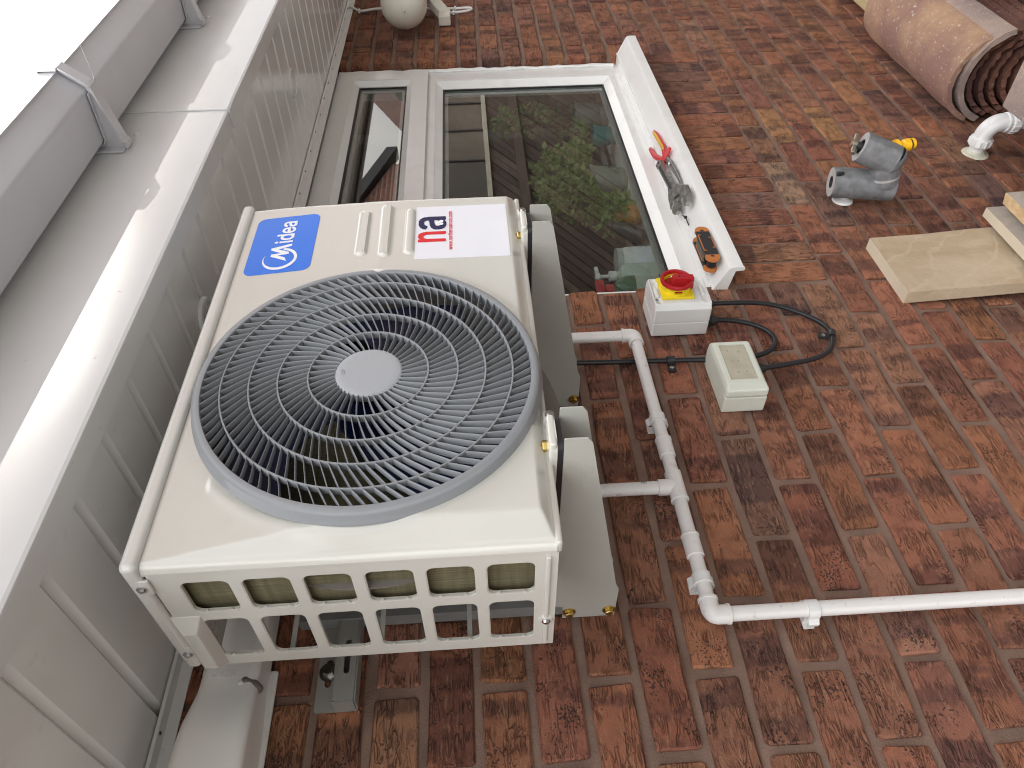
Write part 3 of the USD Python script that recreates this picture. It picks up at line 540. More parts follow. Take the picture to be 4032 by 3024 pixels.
# top cover with skirt
cov = rbx(AX0 - .003, AX1 + .003, -.3765, -.147, .1800, .199, .007, 20)
tc = part(ac, 'top_cover', cov, CASE2, smooth=40)
for y0, y1 in ((-.352, -.326), (-.200, -.176)):
    part(tc, 'tab', rbx(AX0 - .0034, AX0 + .001, y0, y1, .1755, .190, .0016, 8), CASE2)
for yy in (-.339, -.188): part(tc, 'screw', hexbolt((AX0 - .0034, yy, .185), (-1, 0, 0), .0036, .0042, .0055), STEEL)
part(side, 'screw', hexbolt((AX0 - .0018, -.212, -.2395), (-1, 0, 0), .0036, .0040, .0052), STEEL)
part(ac, 'right_panel', bx(AX1 - .002, AX1 - .0004, -.357, -.147, AZ0, AZ1 - .003), CASE, smooth=False)
part(ac, 'base_pan', bx(AX0 + .004, AX1 - .004, -.356, -.149, AZ0 + .001, AZ0 + .006), GALV, smooth=False)
for xx in (AX0 + .002, .30, AX1 - .012): part(ac, 'rear_post', bx(xx, xx + .010, -.152, -.148, AZ0 + .006, .1798), CASE, smooth=False)
for zz in (-.15, -.04, .07): part(ac, 'rear_rail', bx(AX0 + .012, AX1 - .012, -.1515, -.1485, zz, zz + .006), CASE, smooth=False)
def coil_path():
    return LineString([(.010, -.343), (.010, -.262), (.014, -.249), (.026, -.243), (.055, -.240), (.56, -.240)])
part(ac, 'coil', ext(coil_path().buffer(.011, cap_style=2, join_style=1), 'xy', AZ0 + .007, .1790), COIL, smooth=30)
part(ac, 'partition', bx(.470, .472, -.365, -.255, AZ0 + .007, .1785), GALV, smooth=False)
part(ac, 'fan_shroud', lathe([(.2025, 0), (.1985, .012), (.1975, .075), (.21, .080), (.24, .081), (.24, .0815), (.2105, .0815), (.1985, .0765), (.2, .012)], (GX, -.384, GZ), (0, 1, 0), 72), SHROUD)
part(ac, 'motor', lathe([(0, 0), (.035, 0), (.042, .006), (.042, .05), (0, .05)], (GX, -.318, GZ), (0, 1, 0), 32), DARK)
fanhub = part(ac, 'fan', lathe([(0, 0), (.045, .002), (.052, .010), (.052, .045), (0, .045)], (GX, -.372, GZ), (0, 1, 0), 48), NAVY)
for k in range(3):
    a0 = 1.15 + k * 2 * PI / 3; rows = []
    for r in np.linspace(.048, .190, 9):
        sw = 1.05 + .25 * (r - .048) / .142
        for t in np.linspace(0, 1, 11):
            an = a0 + .9 * (r / .19) ** 1.3 + (t - .5) * sw * .92
            rows.append((GX + r * math.cos(an), -.352 + (t - .5) * .042 + .010 * math.sin(PI * t), GZ + r * math.sin(an)))
    g = np.array(rows).reshape(9, 11, 3); vq = np.vstack([g.reshape(-1, 3), g.reshape(-1, 3) + [0, .0022, 0]]); fs = []
    for i in range(8):
        for j in range(10):
            A = i * 11 + j; fs += [[A, A + 11, A + 12], [A, A + 12, A + 1], [A + 99, A + 111, A + 110], [A + 99, A + 100, A + 111]]
    part(fanhub, 'blade', trimesh.Trimesh(vq, fs, process=False), NAVY, smooth=60)
part(fanhub, 'shaft_nut', hexbolt((GX, -.372, GZ), (0, -1, 0), .008, .010, .012), STEEL)
# grille
YG = -.402
outer = [(.1985, .012), (.1985, .0015), (.1995, 0), (.2035, -.0004), (.2075, .0012), (.2095, .0045), (.2100, .010), (.2122, .013), (.2130, .0175), (.2110, .019), (.2000, .019), (.1985, .012)]
ring_m = lathe(outer, (GX, YG, GZ), (0, 1, 0), 160)
rv_ = np.array(ring_m.vertices); th = np.arctan2(rv_[:, 2] - GZ, rv_[:, 0] - GX); rr_ = np.hypot(rv_[:, 0] - GX, rv_[:, 2] - GZ)
nt = np.exp(-(th / .022) ** 2) * np.clip((rr_ - .1995) / .006, 0, 1) * .0075
rv_[:, 0] -= nt * np.cos(th); rv_[:, 2] -= nt * np.sin(th)
gr = part(ac, 'fan_grille', trimesh.Trimesh(rv_, ring_m.faces, process=False), GREY, smooth=40)
part(gr, 'hub_disc', lathe([(0, -.0005), (.030, -.0004), (.0385, .0003), (.0408, .0022), (.0412, .005), (.0405, .0125), (.036, .0125), (0, .004)], (GX, YG, GZ), (0, 1, 0), 72), HUBG)
for r in (.0730, .1092, .1432, .1765):
    part(gr, 'ring', lathe([(r - .0013, .0013), (r - .0006, .0003), (r + .0006, .0003), (r + .0013, .0013), (r + .0013, .0105), (r - .0013, .0105), (r - .0013, .0013)], (GX, YG, GZ), (0, 1, 0), 120), GREY)
zones = [(.0405, .0725, 42, .045), (.0735, .1087, 62, .0), (.1097, .1427, 80, .02), (.1437, .1760, 89, .01), (.1770, .1995, 93, .0)]
DTH = math.radians(7.5); allsp = []
for r0, r1, n, ph in zones:
    dth = DTH * (r1 - r0) / .034 * 1.05
    for k in range(n):
        a = ph + 2 * PI * k / n; v = []
        for t in np.linspace(0, 1, 6):
            r = r0 + (r1 - r0) * t; an = a + dth * (t + .28 * t * (1 - t)) ; d = np.array([math.cos(an), 0, math.sin(an)]); e = np.array([-d[2], 0, d[0]])
            cpt = np.array([GX, YG, GZ]) + d * r; w = .00075
            tw = .0006
            for s_, yy, sk in ((-w, .0012, 0), (0, .0004, 0), (w, .0012, 0), (w, .0100, tw), (-w, .0100, tw)): v.append(cpt + e * (s_ - sk) + [0, yy, 0])
        f = []
        for i in range(5):
            for j in range(5):
                A, B = i * 5 + j, i * 5 + (j + 1) % 5; f += [[A, B, B + 5], [A, B + 5, A + 5]]
        f += [[0, 2, 1], [0, 3, 2], [0, 4, 3], [25, 26, 27], [25, 27, 28], [25, 28, 29]]
        m_ = trimesh.Trimesh(np.array(v), np.array(f)[:, ::-1], process=False)
        uv, dd = project(np.array(v)[[2, 27]]); allsp.append((np.linalg.norm(uv[0] - uv[1]) * (1 + 0.0 * n), m_))
allsp.sort(key=lambda q: -q[0])
for _, m_ in allsp[:300]: part(gr, 'bar', m_, GREY, smooth=50)
part(gr, 'small_bars', trimesh.util.concatenate([q[1] for q in allsp[300:]]), GREY, smooth=50, kind='stuff')
up_ = text_on('UP', .0045, (GX - .004, YG - .0006, GZ + .029), (1, 0, 0), (0, 0, 1), (0, -1, 0), .0005); part(gr, 'moulded_mark', up_, HUBG, smooth=False)
# stickers
def on_front(m):      # drapes a flat x-z mesh onto the front panel; its y is the height above it
    v = np.array(m.vertices); v[:, 1] = front_y(v[:, 0], v[:, 2]) - v[:, 1] ; return trimesh.Trimesh(v, m.faces, process=False)
def flat(poly, h0, h1):
    m = ext(poly, 'xz', h0, h1); return trimesh.Trimesh(m.vertices, m.faces[:, ::-1], process=False)
def strip(poly, h, n=24):
    """a thin sheet cut into slices so that it follows the panel"""
    x0, z0, x1, z1 = poly.bounds; o = []
    for k in range(n):
        g = poly.intersection(sbox(x0 - 1, z0 + (z1 - z0) * k / n, x1 + 1, z0 + (z1 - z0) * (k + 1) / n))
        for q in getattr(g, 'geoms', [g]):
            if q.geom_type == 'Polygon' and q.area > 1e-9: o.append(flat(q, h * .2, h))
    return on_front(trimesh.util.concatenate(o))
bs = part(ac, 'blue_badge', strip(rrect(.474, .624, .067, .1665, .013), .0006, 6), BLUE, smooth=False, label='blue maker badge with white lettering')
def front_text(t, h, x, z, mt_, parent, lift, bold=False, width=None):
    m = meshkit.text_mesh(t, h, .0003, bold); v = np.array(m.vertices)
    if width: v[:, 0] *= width / v[:, 0].max()
    w = np.c_[x + v[:, 0], lift + v[:, 2], z + v[:, 1]]; part(parent, 'lettering', on_front(trimesh.Trimesh(w, m.faces, process=False)), mt_, smooth=False)
front_text('idea', .026, .5480, .1030, LOGOW, bs, .0008, True, .0605)
lx, lz = .5185, .1095                      # the ringed letter
ringp = Point(lx - .0105, lz + .0065).buffer(.0262, 48).difference(Point(lx - .0075, lz + .0077).buffer(.0236, 48))
ringp = ringp.difference(Polygon([(lx - .006, lz + .045), (lx + .03, lz + .045), (lx + .03, lz + .018), (lx + .006, lz + .020)]))
ring2 = Point(lx - .0088, lz + .0065).buffer(.0255, 48).difference(Point(lx - .0108, lz + .0085).buffer(.0236, 48)).intersection(sbox(lx - .03, lz - .03, lx + .03, lz + .004))
emm = Polygon([(lx - .0165, lz - .004), (lx - .002, lz + .0215), (lx + .0035, lz + .0215), (lx + .0045, lz + .0065), (lx + .0150, lz + .0235), (lx + .0195, lz + .0235), (lx + .0270, lz - .0075), (lx + .0215, lz - .0075), (lx + .0150, lz + .0125), (lx + .0055, lz - .0055), (lx + .0010, lz - .0055), (lx - .0005, lz + .0120), (lx - .0075, lz - .0005)])
part(bs, 'emblem', strip(unary_union([ringp, ring2, emm]).buffer(0), .0010, 14), LOGOW, smooth=False)
st = part(ac, 'white_sticker', strip(rrect(.4755, .6165, -.2295, -.0875, .002), .0006, 4), STICK, smooth=False, label='white installer sticker with red and navy lettering')
front_text('n', .052, .5140, -.1320, LOGOR, st, .0009, True, .0310)
front_text('a', .052, .5475, -.1320, LOGON, st, .0009, True, .0390)
fanp = unary_union([Point(.5690 + .0042 * math.cos(t), -.1248 + .0042 * math.sin(t)).buffer(.0033) for t in (PI / 2, PI / 2 + 2 * PI / 3, PI / 2 + 4 * PI / 3)])
part(st, 'emblem', strip(fanp, .0014, 4), LOGOW, smooth=False)
front_text('www.northernaircon.com', .0068, .4960, -.1440, LOGOR, st, .0009, False, .104)
# lower edge: feet
for fx in (.118, .546):
    ft = part(ac, 'foot', ext(rrect(fx - .024, fx + .024, -.404, -.150, .014), 'xy', -.2585, -.2530), CASE, smooth=30)
    part(ft, 'lip', rbx(fx - .023, fx + .023, -.4045, -.368, -.2585, -.2490, .003, 8), CASE)
for sx, sz in ((.158, -.2535), (.600, -.2535)):
    part(front, 'screw_tab', rbx(sx - .008, sx + .008, -.384, -.368, -.262, -.2475, .003, 8), CASE)
    part(front, 'screw', hexbolt((sx, -.384, -.2555), (0, -1, 0), .0036, .0044, .0056), STEEL)

# ================================================================ bracket
br = thing('mounting_bracket', 'grey steel wall bracket with two arms carrying the fan unit', 'bracket', (.3, -.02, .0))
def slotted(a0, a1, b0, b1, slots):
    p = rrect(a0, a1, b0, b1, .003)
    for s in slots: p = p.difference(rrect(*s, min(s[1] - s[0], s[3] - s[2]) / 2 - .0002))
    return p
cb = slotted(-.022, .650, .0135, .0730, [(.012, .052, .0535, .0625), (.60, .640, .0535, .0625), (.16, .22, .0535, .0625), (.42, .48, .0535, .0625)])
part(br, 'crossbar', ext(cb, 'xz', -.0042, -.0020), RAILC, smooth=False)
rz_ = slotted(-.0175, .650, .0165, .0440, [(.020, .070, .0250, .0330), (.13, .19, .0250, .0330), (.3, .36, .0250, .0330), (.45, .51, .0250, .0330)])
part(br, 'crossbar_channel', cat(ext(rz_, 'xz', -.0285, -.0262), bx(-.0175, .650, -.0270, -.0044, .0140, .0162), bx(-.0175, .650, -.0270, -.0044, .0440, .0460), ext(Polygon([(-.0285, .0165), (-.0285, .0440), (-.0044, .0440), (-.0044, .0165)]), 'yz', -.0200, -.0178)), RAILC, smooth=False)
part(br, 'anchor', hexbolt((.033, -.0044, .0580), (0, -1, 0), .0078, .012, .0135), STEEL); part(br, 'anchor', hexbolt((.610, -.0044, .0580), (0, -1, 0), .0078, .012, .0135), STEEL)
for ax in (.0955, .5235):
    upr = slotted(ax + .0035, ax + .0435, -.345, .105, [(ax + .0195, ax + .0275, a, a + .075) for a in (-.20, -.105, -.01)] + [(ax + .0175, ax + .0295, .085, .093)])
    u = part(br, 'upright', ext(upr, 'xz', -.0325, -.0303), GALV, smooth=False)
    part(u, 'flange', bx(ax + .0035, ax + .0055, -.0303, -.0060, -.345, .105), GALV, smooth=False); part(u, 'flange', bx(ax + .0415, ax + .0435, -.0303, -.0060, -.345, .105), GALV, smooth=False)
    prof = Polygon([(-.003, -.279), (-.003, -.357), (-.078, -.357), (-.092, -.352), (-.404, -.2975), (-.4125, -.292), (-.4125, -.2655), (-.040, -.2655), (-.036, -.279)])
    arm = part(br, 'arm', ext(prof.buffer(-.0015).buffer(.0015), 'yz', ax - .0015, ax + .0009), ARM, smooth=False)
    part(arm, 'flange', ext(prof.buffer(-.0015).buffer(.0015), 'yz', ax + .0455, ax + .0475), ARM, smooth=False)
    part(arm, 'web', bx(ax + .0009, ax + .0455, -.380, -.040, -.2677, -.2656), ARM, smooth=False)
    part(arm, 'rubber_pad', ext(rrect(ax - .001, ax + .047, -.4015, -.140, .010), 'xy', -.2650, -.2588), RUBBER, smooth=30)
    for zz in (-.2885, -.3475): part(arm, 'bolt', hexbolt((ax - .0016, -.022, zz), (-1, 0, 0), .0066, .0075, .0098), ZINC)
    part(arm, 'foot_bolt', hexbolt((ax + .0235, -.3720, -.2530), (0, 0, 1), .0082, .0095, .0120, stud=.017), ZINC)

# ================================================================ pipe cover
dc = thing('pipe_cover', 'white plastic pipe trunking running along the wall under the soffit beside the unit', 'trunking', (-.2, -.03, .14))
def duct_section(w0, w1, d, r=.014, n=6):
    p = [(-.008, w0), (-d + r, w0)] + [(-d + r - r * math.sin(t), w0 + r - r * math.cos(t)) for t in np.linspace(0, PI / 2, n)] + [(-d + r - r * math.cos(t), w1 - r + r * math.sin(t)) for t in np.linspace(0, PI / 2, n)] + [(-d + r, w1), (-.008, w1)]
    return np.array(p)
st_ = [(-.75, .1345, .2245, .086), (-.14, .1345, .2245, .086), (-.105, .1345, .2245, .086), (-.075, .1350, .2235, .0845), (-.050, .1360, .222, .080), (-.026, .1375, .219, .072), (-.008, .139, .217, .0665), (.006, .1395, .216, .065), (.060, .1395, .216, .065), (.20, .1395, .216, .065)]
rows = [np.c_[np.full(16, s[0]), duct_section(*s[1:])] for s in st_]
vd = np.vstack(rows); fd = []
for i in range(len(st_) - 1):
    for j in range(15): A = i * 16 + j; fd += [[A, A + 16, A + 17], [A, A + 17, A + 1]]
part(dc, 'cover', trimesh.Trimesh(vd, np.array(fd)[:, ::-1], process=False), DUCT, smooth=42)
part(dc, 'base_plate', rbx(-.75, .040, -.0085, -.0008, .129, .230, .0025, 8), DUCT)
part(dc, 'recess', m3.Manifold.batch_hull([m3.Manifold.sphere(.0062, 16).translate(p) for p in ((.0035, -.0612, .1545), (.0005, -.0560, .1438), (-.0015, -.0460, .1400))]), plain('duct_recess', (.16, .14, .13), .7), label='oval screw recess')
part(dc, 'recess_rim', m3.Manifold.batch_hull([m3.Manifold.sphere(.0070, 16).translate(p) for p in ((.0005, -.0600, .1590), (.0025, -.0570, .1500), (.0040, -.0500, .1455))]), DUCT)
part(dc, 'embossed_mark', text_on('INOAC', .0075, (.0165, -.0652, .168), (0, 0, 1), (-1, 0, 0), (0, -1, 0), .0006, True, .030), DUCT, smooth=False)

# ================================================================ white overflow pipe
pp = thing('waste_pipe', 'thin white plastic drain pipe running under the bracket arms and down the wall', 'pipe', (.35, -.03, -.49))
PR, PY = .0112, -.031
def seg(a, b, name='pipe'): return part(pp, name, cyl(a, b, PR, 20), PIPE)
def coup(a, b, label=None): return part(pp, 'coupling', cat(lathe([(PR, 0), (.0138, 0), (.0146, .001), (.0146, .004), (.0138, .005), (.0138, np.linalg.norm(np.subtract(b, a)) - .001), (PR, np.linalg.norm(np.subtract(b, a)))], a, np.subtract(b, a), 24)), PIPE)
def elbow(p, d1, d2, L=.026, r=.0140):
    p, d1, d2 = np.array(p, float), np.array(d1, float), np.array(d2, float)
    arc = [p + d1 * L, p + d1 * .014] + [p + d1 * .010 * (1 - math.sin(t)) + d2 * .010 * (1 - math.cos(t)) for t in np.linspace(.15, PI / 2 - .15, 6)] + [p + d2 * .014, p + d2 * L]
    e_ = part(pp, 'elbow', tube(arc, r, 20), PIPE, smooth=50)
    for d in (d1, d2): part(e_, 'rim', lathe([(PR, 0), (.0150, .0005), (.0150, .0045), (.0135, .005)], p + d * (L - .0045), d, 24), PIPE)
E1, E2, T1 = (.681, PY, -.490), (.070, PY, -.4935), (.301, PY, -.492)
elbow(E1, (0, 0, 1), (-1, 0, 0)); elbow(E2, (1, 0, 0), (0, 0, -1))
seg((.681, PY, -.464), (.681, PY, -.262)); seg((.301, PY, -.466), (.301, PY, -.262)); seg((.655, PY, -.490), (.326, PY, -.492)); seg((.277, PY, -.492), (.096, PY, -.4933)); seg((.070, PY, -.519), (.066, PY, -1.90))
tee = part(pp, 'tee', cat(cyl((.330, PY, -.492), (.272, PY, -.4925), .0140, 24, .001), cyl((.301, PY, -.492), (.301, PY, -.461), .0138, 24, .001)), PIPE)
part(tee, 'rim', lathe([(PR, 0), (.0150, .0005), (.0150, .0045), (.0135, .005)], (.2765, PY, -.4925), (-1, 0, 0), 24), PIPE)
coup((.405, PY, -.4915), (.364, PY, -.4918)); coup((.206, PY, -.4926), (.166, PY, -.4930))
def pclip(at, d):
    a_ = np.array(at, float); d = np.array(d, float); s = np.cross(d, [0, 1.0, 0])
    sec = LineString([(.0125 * math.cos(t), .0125 * math.sin(t)) for t in np.linspace(-.55, PI + .55, 24)]).buffer(.0016)
    sec = unary_union([sec, sbox(-.015, -.031, .015, -.0295), sbox(-.006, -.0305, .006, -.0115), LineString([(.0125, -.004), (.0185, -.010), (.0175, -.016)]).buffer(.0012), LineString([(-.0125, -.004), (-.0185, -.010), (-.0175, -.016)]).buffer(.0012)])
    m = ext(sec, 'xy', -.008, .008); v = np.array(m.vertices)
    w = a_ + v[:, :1] * s + v[:, 1:2] * np.array([0, -1.0, 0]) + v[:, 2:3] * np.cross(s, [0, -1.0, 0])
    part(pp, 'clip', trimesh.Trimesh(w, m.faces, process=False), PIPEW, smooth=35)
pclip((.452, PY, -.4915), (1, 0, 0)); pclip((.128, PY, -.4932), (1, 0, 0)); pclip((.0690, PY, -.640), (0, 0, 1)); pclip((.0675, PY, -1.30), (0, 0, 1))
part(pp, 'print', text_on('FID', .004, (.3025, PY - .0114, -.4320), (0, 0, -1), (1, 0, 0), (0, -1, 0), .0003), DARK, smooth=False)

# ================================================================ isolator switch
iso = thing('isolator_switch', 'white rotary isolator box with a red handle on a yellow plate, left below the window', 'switch', (.755, 0, -.592))
IX0, IX1, IZ0, IZ1 = .7065, .8045, -.6500, -.5330
part(iso, 'base', m3.Manifold.batch_hull([m3.Manifold.sphere(.0035, 12).translate(p) for p in [(x_, y_, z_) for x_ in (IX0 + .0035, IX1 - .0035) for z_ in (IZ0 + .0035, IZ1 - .0035) for y_ in (-.0045, -.033)]]), ISO)
lidp = [(x_, -.0385, z_) for x_ in (IX0 + .0035, IX1 - .0035) for z_ in (IZ0 + .0035, IZ1 - .0035)] + [(x_, -.0690, z_) for x_ in (IX0 + .0035, IX1 - .0035) for z_ in (IZ0 + .0035, IZ1 - .0035)] + [(x_, -.0795, z_) for x_ in (IX0 + .0100, IX1 - .0100) for z_ in (IZ0 + .0035, IZ1 - .0035)]
lid = m3.Manifold.batch_hull([m3.Manifold.sphere(.0035, 16).translate(p) for p in lidp])
groove = lambda z: m3.Manifold.batch_hull([m3.Manifold.sphere(.0095, 20).translate((x_, -.0845, z)) for x_ in (IX0 + .016, IX1 - .016)])
lid = lid - groove(IZ0 + .011) - groove(IZ1 - .011)
lidn = part(iso, 'lid', lid, ISO, smooth=40)
for zz in (IZ0 + .011, IZ1 - .011): part(lidn, 'screw_cover', m3.Manifold.batch_hull([m3.Manifold.sphere(.005, 16).translate((x_, -.0770, zz)) for x_ in (IX0 + .040, IX0 + .062)]), ISO, smooth=40)
KX, KZ = .7575, -.5820
part(iso, 'yellow_plate', rbx(KX - .0335, KX + .0335, -.0895, -.0828, KZ - .033, KZ + .033, .0012, 8), YEL, label='yellow square plate')
yr = tomesh(m3.Manifold.cylinder(.0150, .0300, .0285, 64) - m3.Manifold.cylinder(.0200, .0255, .0245, 64).translate((0, 0, .003)) - m3.Manifold.cube((.011, .016, .0065), True).translate((-.0285, 0, .007)) - m3.Manifold.cube((.011, .016, .0065), True).translate((.0285, 0, .007)))
def toward(m, at):     # a shape built along +z stands out of the wall at the point
    v = np.array(m.vertices); return trimesh.Trimesh(np.c_[v[:, 0], -v[:, 2], v[:, 1]] + np.array(at), m.faces, process=False)
part(iso, 'yellow_collar', toward(yr, (KX, -.0893, KZ)), YEL, smooth=35)
part(iso, 'red_ring', lathe([(.0255, .0), (.0290, -.0005), (.0325, .0015), (.0330, .0050), (.0312, .0082), (.0285, .0085), (.0262, .0060), (.0255, .0)], (KX, -.1035, KZ), (0, -1, 0), 64), RED, smooth=50)
hb = m3.Manifold.batch_hull([m3.Manifold.sphere(.0014, 10).translate(p) for p in [(-.0085, -.0105, 0), (.0085, -.0105, 0), (.0075, .0335, 0), (-.0075, .0335, 0), (-.0065, -.0060, .0255), (.0065, -.0060, .0255), (.0055, .0330, .0235), (-.0055, .0330, .0235)]])
hm_ = tomesh(hb); hv = np.array(hm_.vertices); hm_ = trimesh.Trimesh(np.c_[hv[:, 0], -hv[:, 2], -hv[:, 1]] + np.array([KX, -.0910, KZ]), hm_.faces, process=False)
hn_ = part(iso, 'red_handle', hm_, RED, smooth=35)
part(hn_, 'handle_seat', lathe([(0, 0), (.0250, 0), (.0250, .004), (0, .005)], (KX, -.0915, KZ), (0, -1, 0), 40), RED)
part(hn_, 'screw_hole', cyl((KX, -.1160, KZ - .004), (KX, -.1183, KZ - .004), .0022, 12), DARK)
part(lidn, 'label', ext(sbox(.7212, -.5415, .7300, -.5360), 'xz', -.08325, -.0829), plain('pale_label', (.55, .6, .72), .4), smooth=False)
part(lidn, 'label_text', text_on('DB', .0042, (.7222, -.0834, -.5408), (1, 0, 0), (0, 0, 1), (0, -1, 0), .0002, True), LOGON, smooth=False)
def gland(parent, at, d, r=.0125, name='gland'):
    return part(parent, name, cat(lathe([(0, 0), (r, 0), (r, .010), (r * .9, .011), (0, .011)], at, d, 6), lathe([(0, .011), (r * .92, .011), (r * .92, .016), (r * .6, .026), (0, .026)], at, d, 20)), BLK, smooth=25)
gland(iso, (.771, -.030, IZ0 + .0005), (0, 0, -1)); gland(iso, (.728, -.020, IZ0 + .0005), (0, 0, -1))

# ================================================================ socket box
jb = thing('socket_box', 'aged cream weatherproof box with a smoked window in its lid, below the isolator', 'electrical box', (.55, 0, -.662))
JX0, JX1, JZ0, JZ1 = .486, .620, -.7030, -.6225
part(jb, 'base', m3.Manifold.batch_hull([m3.Manifold.sphere(.003, 12).translate(p) for p in [(x_, y_, z_) for x_ in (JX0 + .003, JX1 - .003) for z_ in (JZ0 + .003, JZ1 - .003) for y_ in (-.004, -.036)] + [(x_, -.041, z_) for x_ in (JX0 + .020, JX1 - .003) for z_ in (JZ0 + .003, JZ1 - .003)]]), JBOX)
ld = m3.Manifold.batch_hull([m3.Manifold.sphere(.006, 20).translate(p) for p in [(x_, y_, z_) for x_ in (JX0 + .0056, JX1 - .0056) for z_ in (JZ0 + .0056, JZ1 - .0056) for y_ in (-.0455,)] + [(x_, -.054, z_) for x_ in (JX0 + .006, JX1 - .006) for z_ in (JZ0 + .006, JZ1 - .006)] + [(x_, -.0600, z_) for x_ in (JX0 + .015, JX1 - .012) for z_ in (JZ0 + .010, JZ1 - .008)]])
ld = ld - m3.Manifold.cube((.094, .006, .050), True).translate((.5555, -.0655, -.6605))
ldn = part(jb, 'lid', ld, JBOX, smooth=38)
part(ldn, 'smoked_window', rbx(.5095, .6015, -.0645, -.0622, -.6845, -.6365, .001, 8), JWIN, label='smoked yellowish window')
for (dx_, dz_) in ((.018, .012), (.018, .028), (.046, .021), (.046, .032), (.072, .014), (.076, .034)):
    part(ldn, 'faded_mark', bx(.5095 + dx_, .5095 + dx_ + .004, -.0648, -.0645, -.6845 + dz_, -.6845 + dz_ + .003), FADED, smooth=False)
part(jb, 'knockout', lathe([(.0108, 0), (.0118, .0006), (.0122, 0)], (JX0 + .0002, -.020, -.665), (-1, 0, 0), 32), JBOX)
for xx in (.520, .553, .586): part(jb, 'knockout', lathe([(.0108, 0), (.0118, .0006), (.0122, 0)], (xx, -.018, JZ1 - .0002), (0, 0, 1), 32), JBOX)
gland(jb, (.574, -.026, JZ0 + .0005), (0, 0, -1), .0115)

# ================================================================ black cables and their clips
def cable(label, pts, r=.0052):
    t = thing('power_cable', label, 'cable', pts[0]); part(t, 'sheath', tube(smoothpath(pts, 90), r, 14), CABLE, smooth=True); return t
cable('black cable running down behind the bracket arm to the cream socket box', [(.640, -.012, -.24), (.632, -.011, -.34), (.628, -.0105, -.42), (.627, -.0100, -.48), (.624, -.0105, -.56), (.620, -.0125, -.61), (.614, -.016, -.640)])
cable('longer black cable looping from isolator down to a clip and up to the box', [(.7710, -.0300, -.672), (.7712, -.0290, -.720), (.7705, -.0230, -.790), (.757, -.0150, -.842), (.728, -.0115, -.882), (.694, -.0110, -.902), (.656, -.0110, -.897), (.622, -.0130, -.872), (.598, -.0180, -.825), (.582, -.0240, -.765), (.5740, -.0260, -.725)])
cable('shorter black cable looping from the isolator gland to behind the socket box', [(.7280, -.0200, -.672), (.7270, -.0190, -.700), (.7200, -.0160, -.735), (.700, -.0140, -.767), (.668, -.0130, -.780), (.640, -.0125, -.764), (.624, -.0130, -.733), (.618, -.0140, -.7095), (.612, -.016, -.69)])
def cclip(label, at, d):
    a_ = np.array(at, float); d = np.array(d, float); s = np.cross(d, [0, 1.0, 0])
    sec = LineString([(.0068 * math.cos(t), .0115 + .0068 * math.sin(t)) for t in np.linspace(0, PI, 20)]).buffer(.0014)
    sec = unary_union([sec, sbox(-.0082, .0005, -.0054, .0115), sbox(.0054, .0030, .0082, .0115), sbox(.0060, .0028, .0250, .0058), sbox(.0225, .0005, .0250, .0058)])
    m = ext(sec, 'xy', -.0075, .0075); v = np.array(m.vertices); f_ = lambda v: a_ + v[:, :1] * s + v[:, 1:2] * np.array([0, -1.0, 0]) + v[:, 2:3] * np.cross(s, [0, -1.0, 0])
    t = thing('cable_clip', label, 'clip', at, group=None); part(t, 'strap', trimesh.Trimesh(f_(v), m.faces, process=False), BLK, smooth=35)
    p = f_(np.array([[.0150, .0058, 0]]))[0]; part(t, 'screw', lathe([(0, .0016), (.0018, .0022), (.0046, .0012), (.0050, 0), (0, 0)], p, (0, -1, 0), 18), STEEL)
cclip('black plastic clip holding the straight cable above the socket box', (.6245, 0, -.5555), (0, 0, 1))
cclip('black plastic clip at the lowest bend of the longer looping cable', (.678, 0, -.903), (.93, 0, -.30))

# ================================================================ insulated garden tap
tap = thing('garden_tap', 'outdoor tap wrapped in grey foam lagging with a yellow hose connector', 'tap', (1.18, -.05, -1.24))
def foam(parent, a, b, ro, ri, name='foam_tube', slit=None):
    a, b = np.array(a, float), np.array(b, float); L = np.linalg.norm(b - a)
    o = part(parent, name, lathe([(ro - .002, 0), (ro, .002), (ro, L - .002), (ro - .002, L)], a, b - a, 40), FOAM, smooth=50)
    part(o, 'cut_end', lathe([(ro - .002, L), (ri, L - .0004)], a, b - a, 40), FOAMC, smooth=30)
    part(o, 'inner_skin', lathe([(ri, L - .0004), (ri * .98, L - .06)], a, b - a, 40), FOAMI, smooth=30)  # bore wall coloured dark in place of its shade
    part(o, 'cut_end', lathe([(ri, .0), (ro - .002, 0)], a, b - a, 40), FOAMC, smooth=30)
    part(o, 'pipe_end', lathe([(ri * .97, L - .030), (0, L - .032)], a, b - a, 24), RUBBER, smooth=30)  # black disc put in for the darkness deep in the bore
    return o
T0, T1 = np.array((1.172, -.050, -1.232)), np.array((1.202, -.050, -1.084))
f1 = foam(tap, T0, T1, .0375, .0150); part(f1, 'slit', rbx(1.178, 1.186, -.089, -.050, -1.10, -1.0815, .003, 8), RUBBER)
part(tap, 'copper_pipe', cyl(T0 + [0, 0, .02], T1 - [.012, 0, .06], .0112, 20), BRASS)
part(tap, 'wall_plate', lathe([(0, 0), (.026, 0), (.024, .006), (.012, .010), (.012, .03), (0, .03)], (1.192, -.001, -1.125), (0, -1, 0), 28), PIPEW)
n0, n1 = np.array((1.172, -.060, -1.205)), np.array((1.176, -.118, -1.190))
f2 = foam(tap, n0, n1, .0350, .014)
part(f2, 'tape', lathe([(.0352, 0), (.0358, .003), (.0352, .006)], n0 + (n1 - n0) * .30, n1 - n0, 40), TAPE)
b0, b1 = np.array((1.168, -.122, -1.206)), np.array((1.196, -.148, -1.126))
f3 = foam(tap, b0, b1, .0375, .0180)
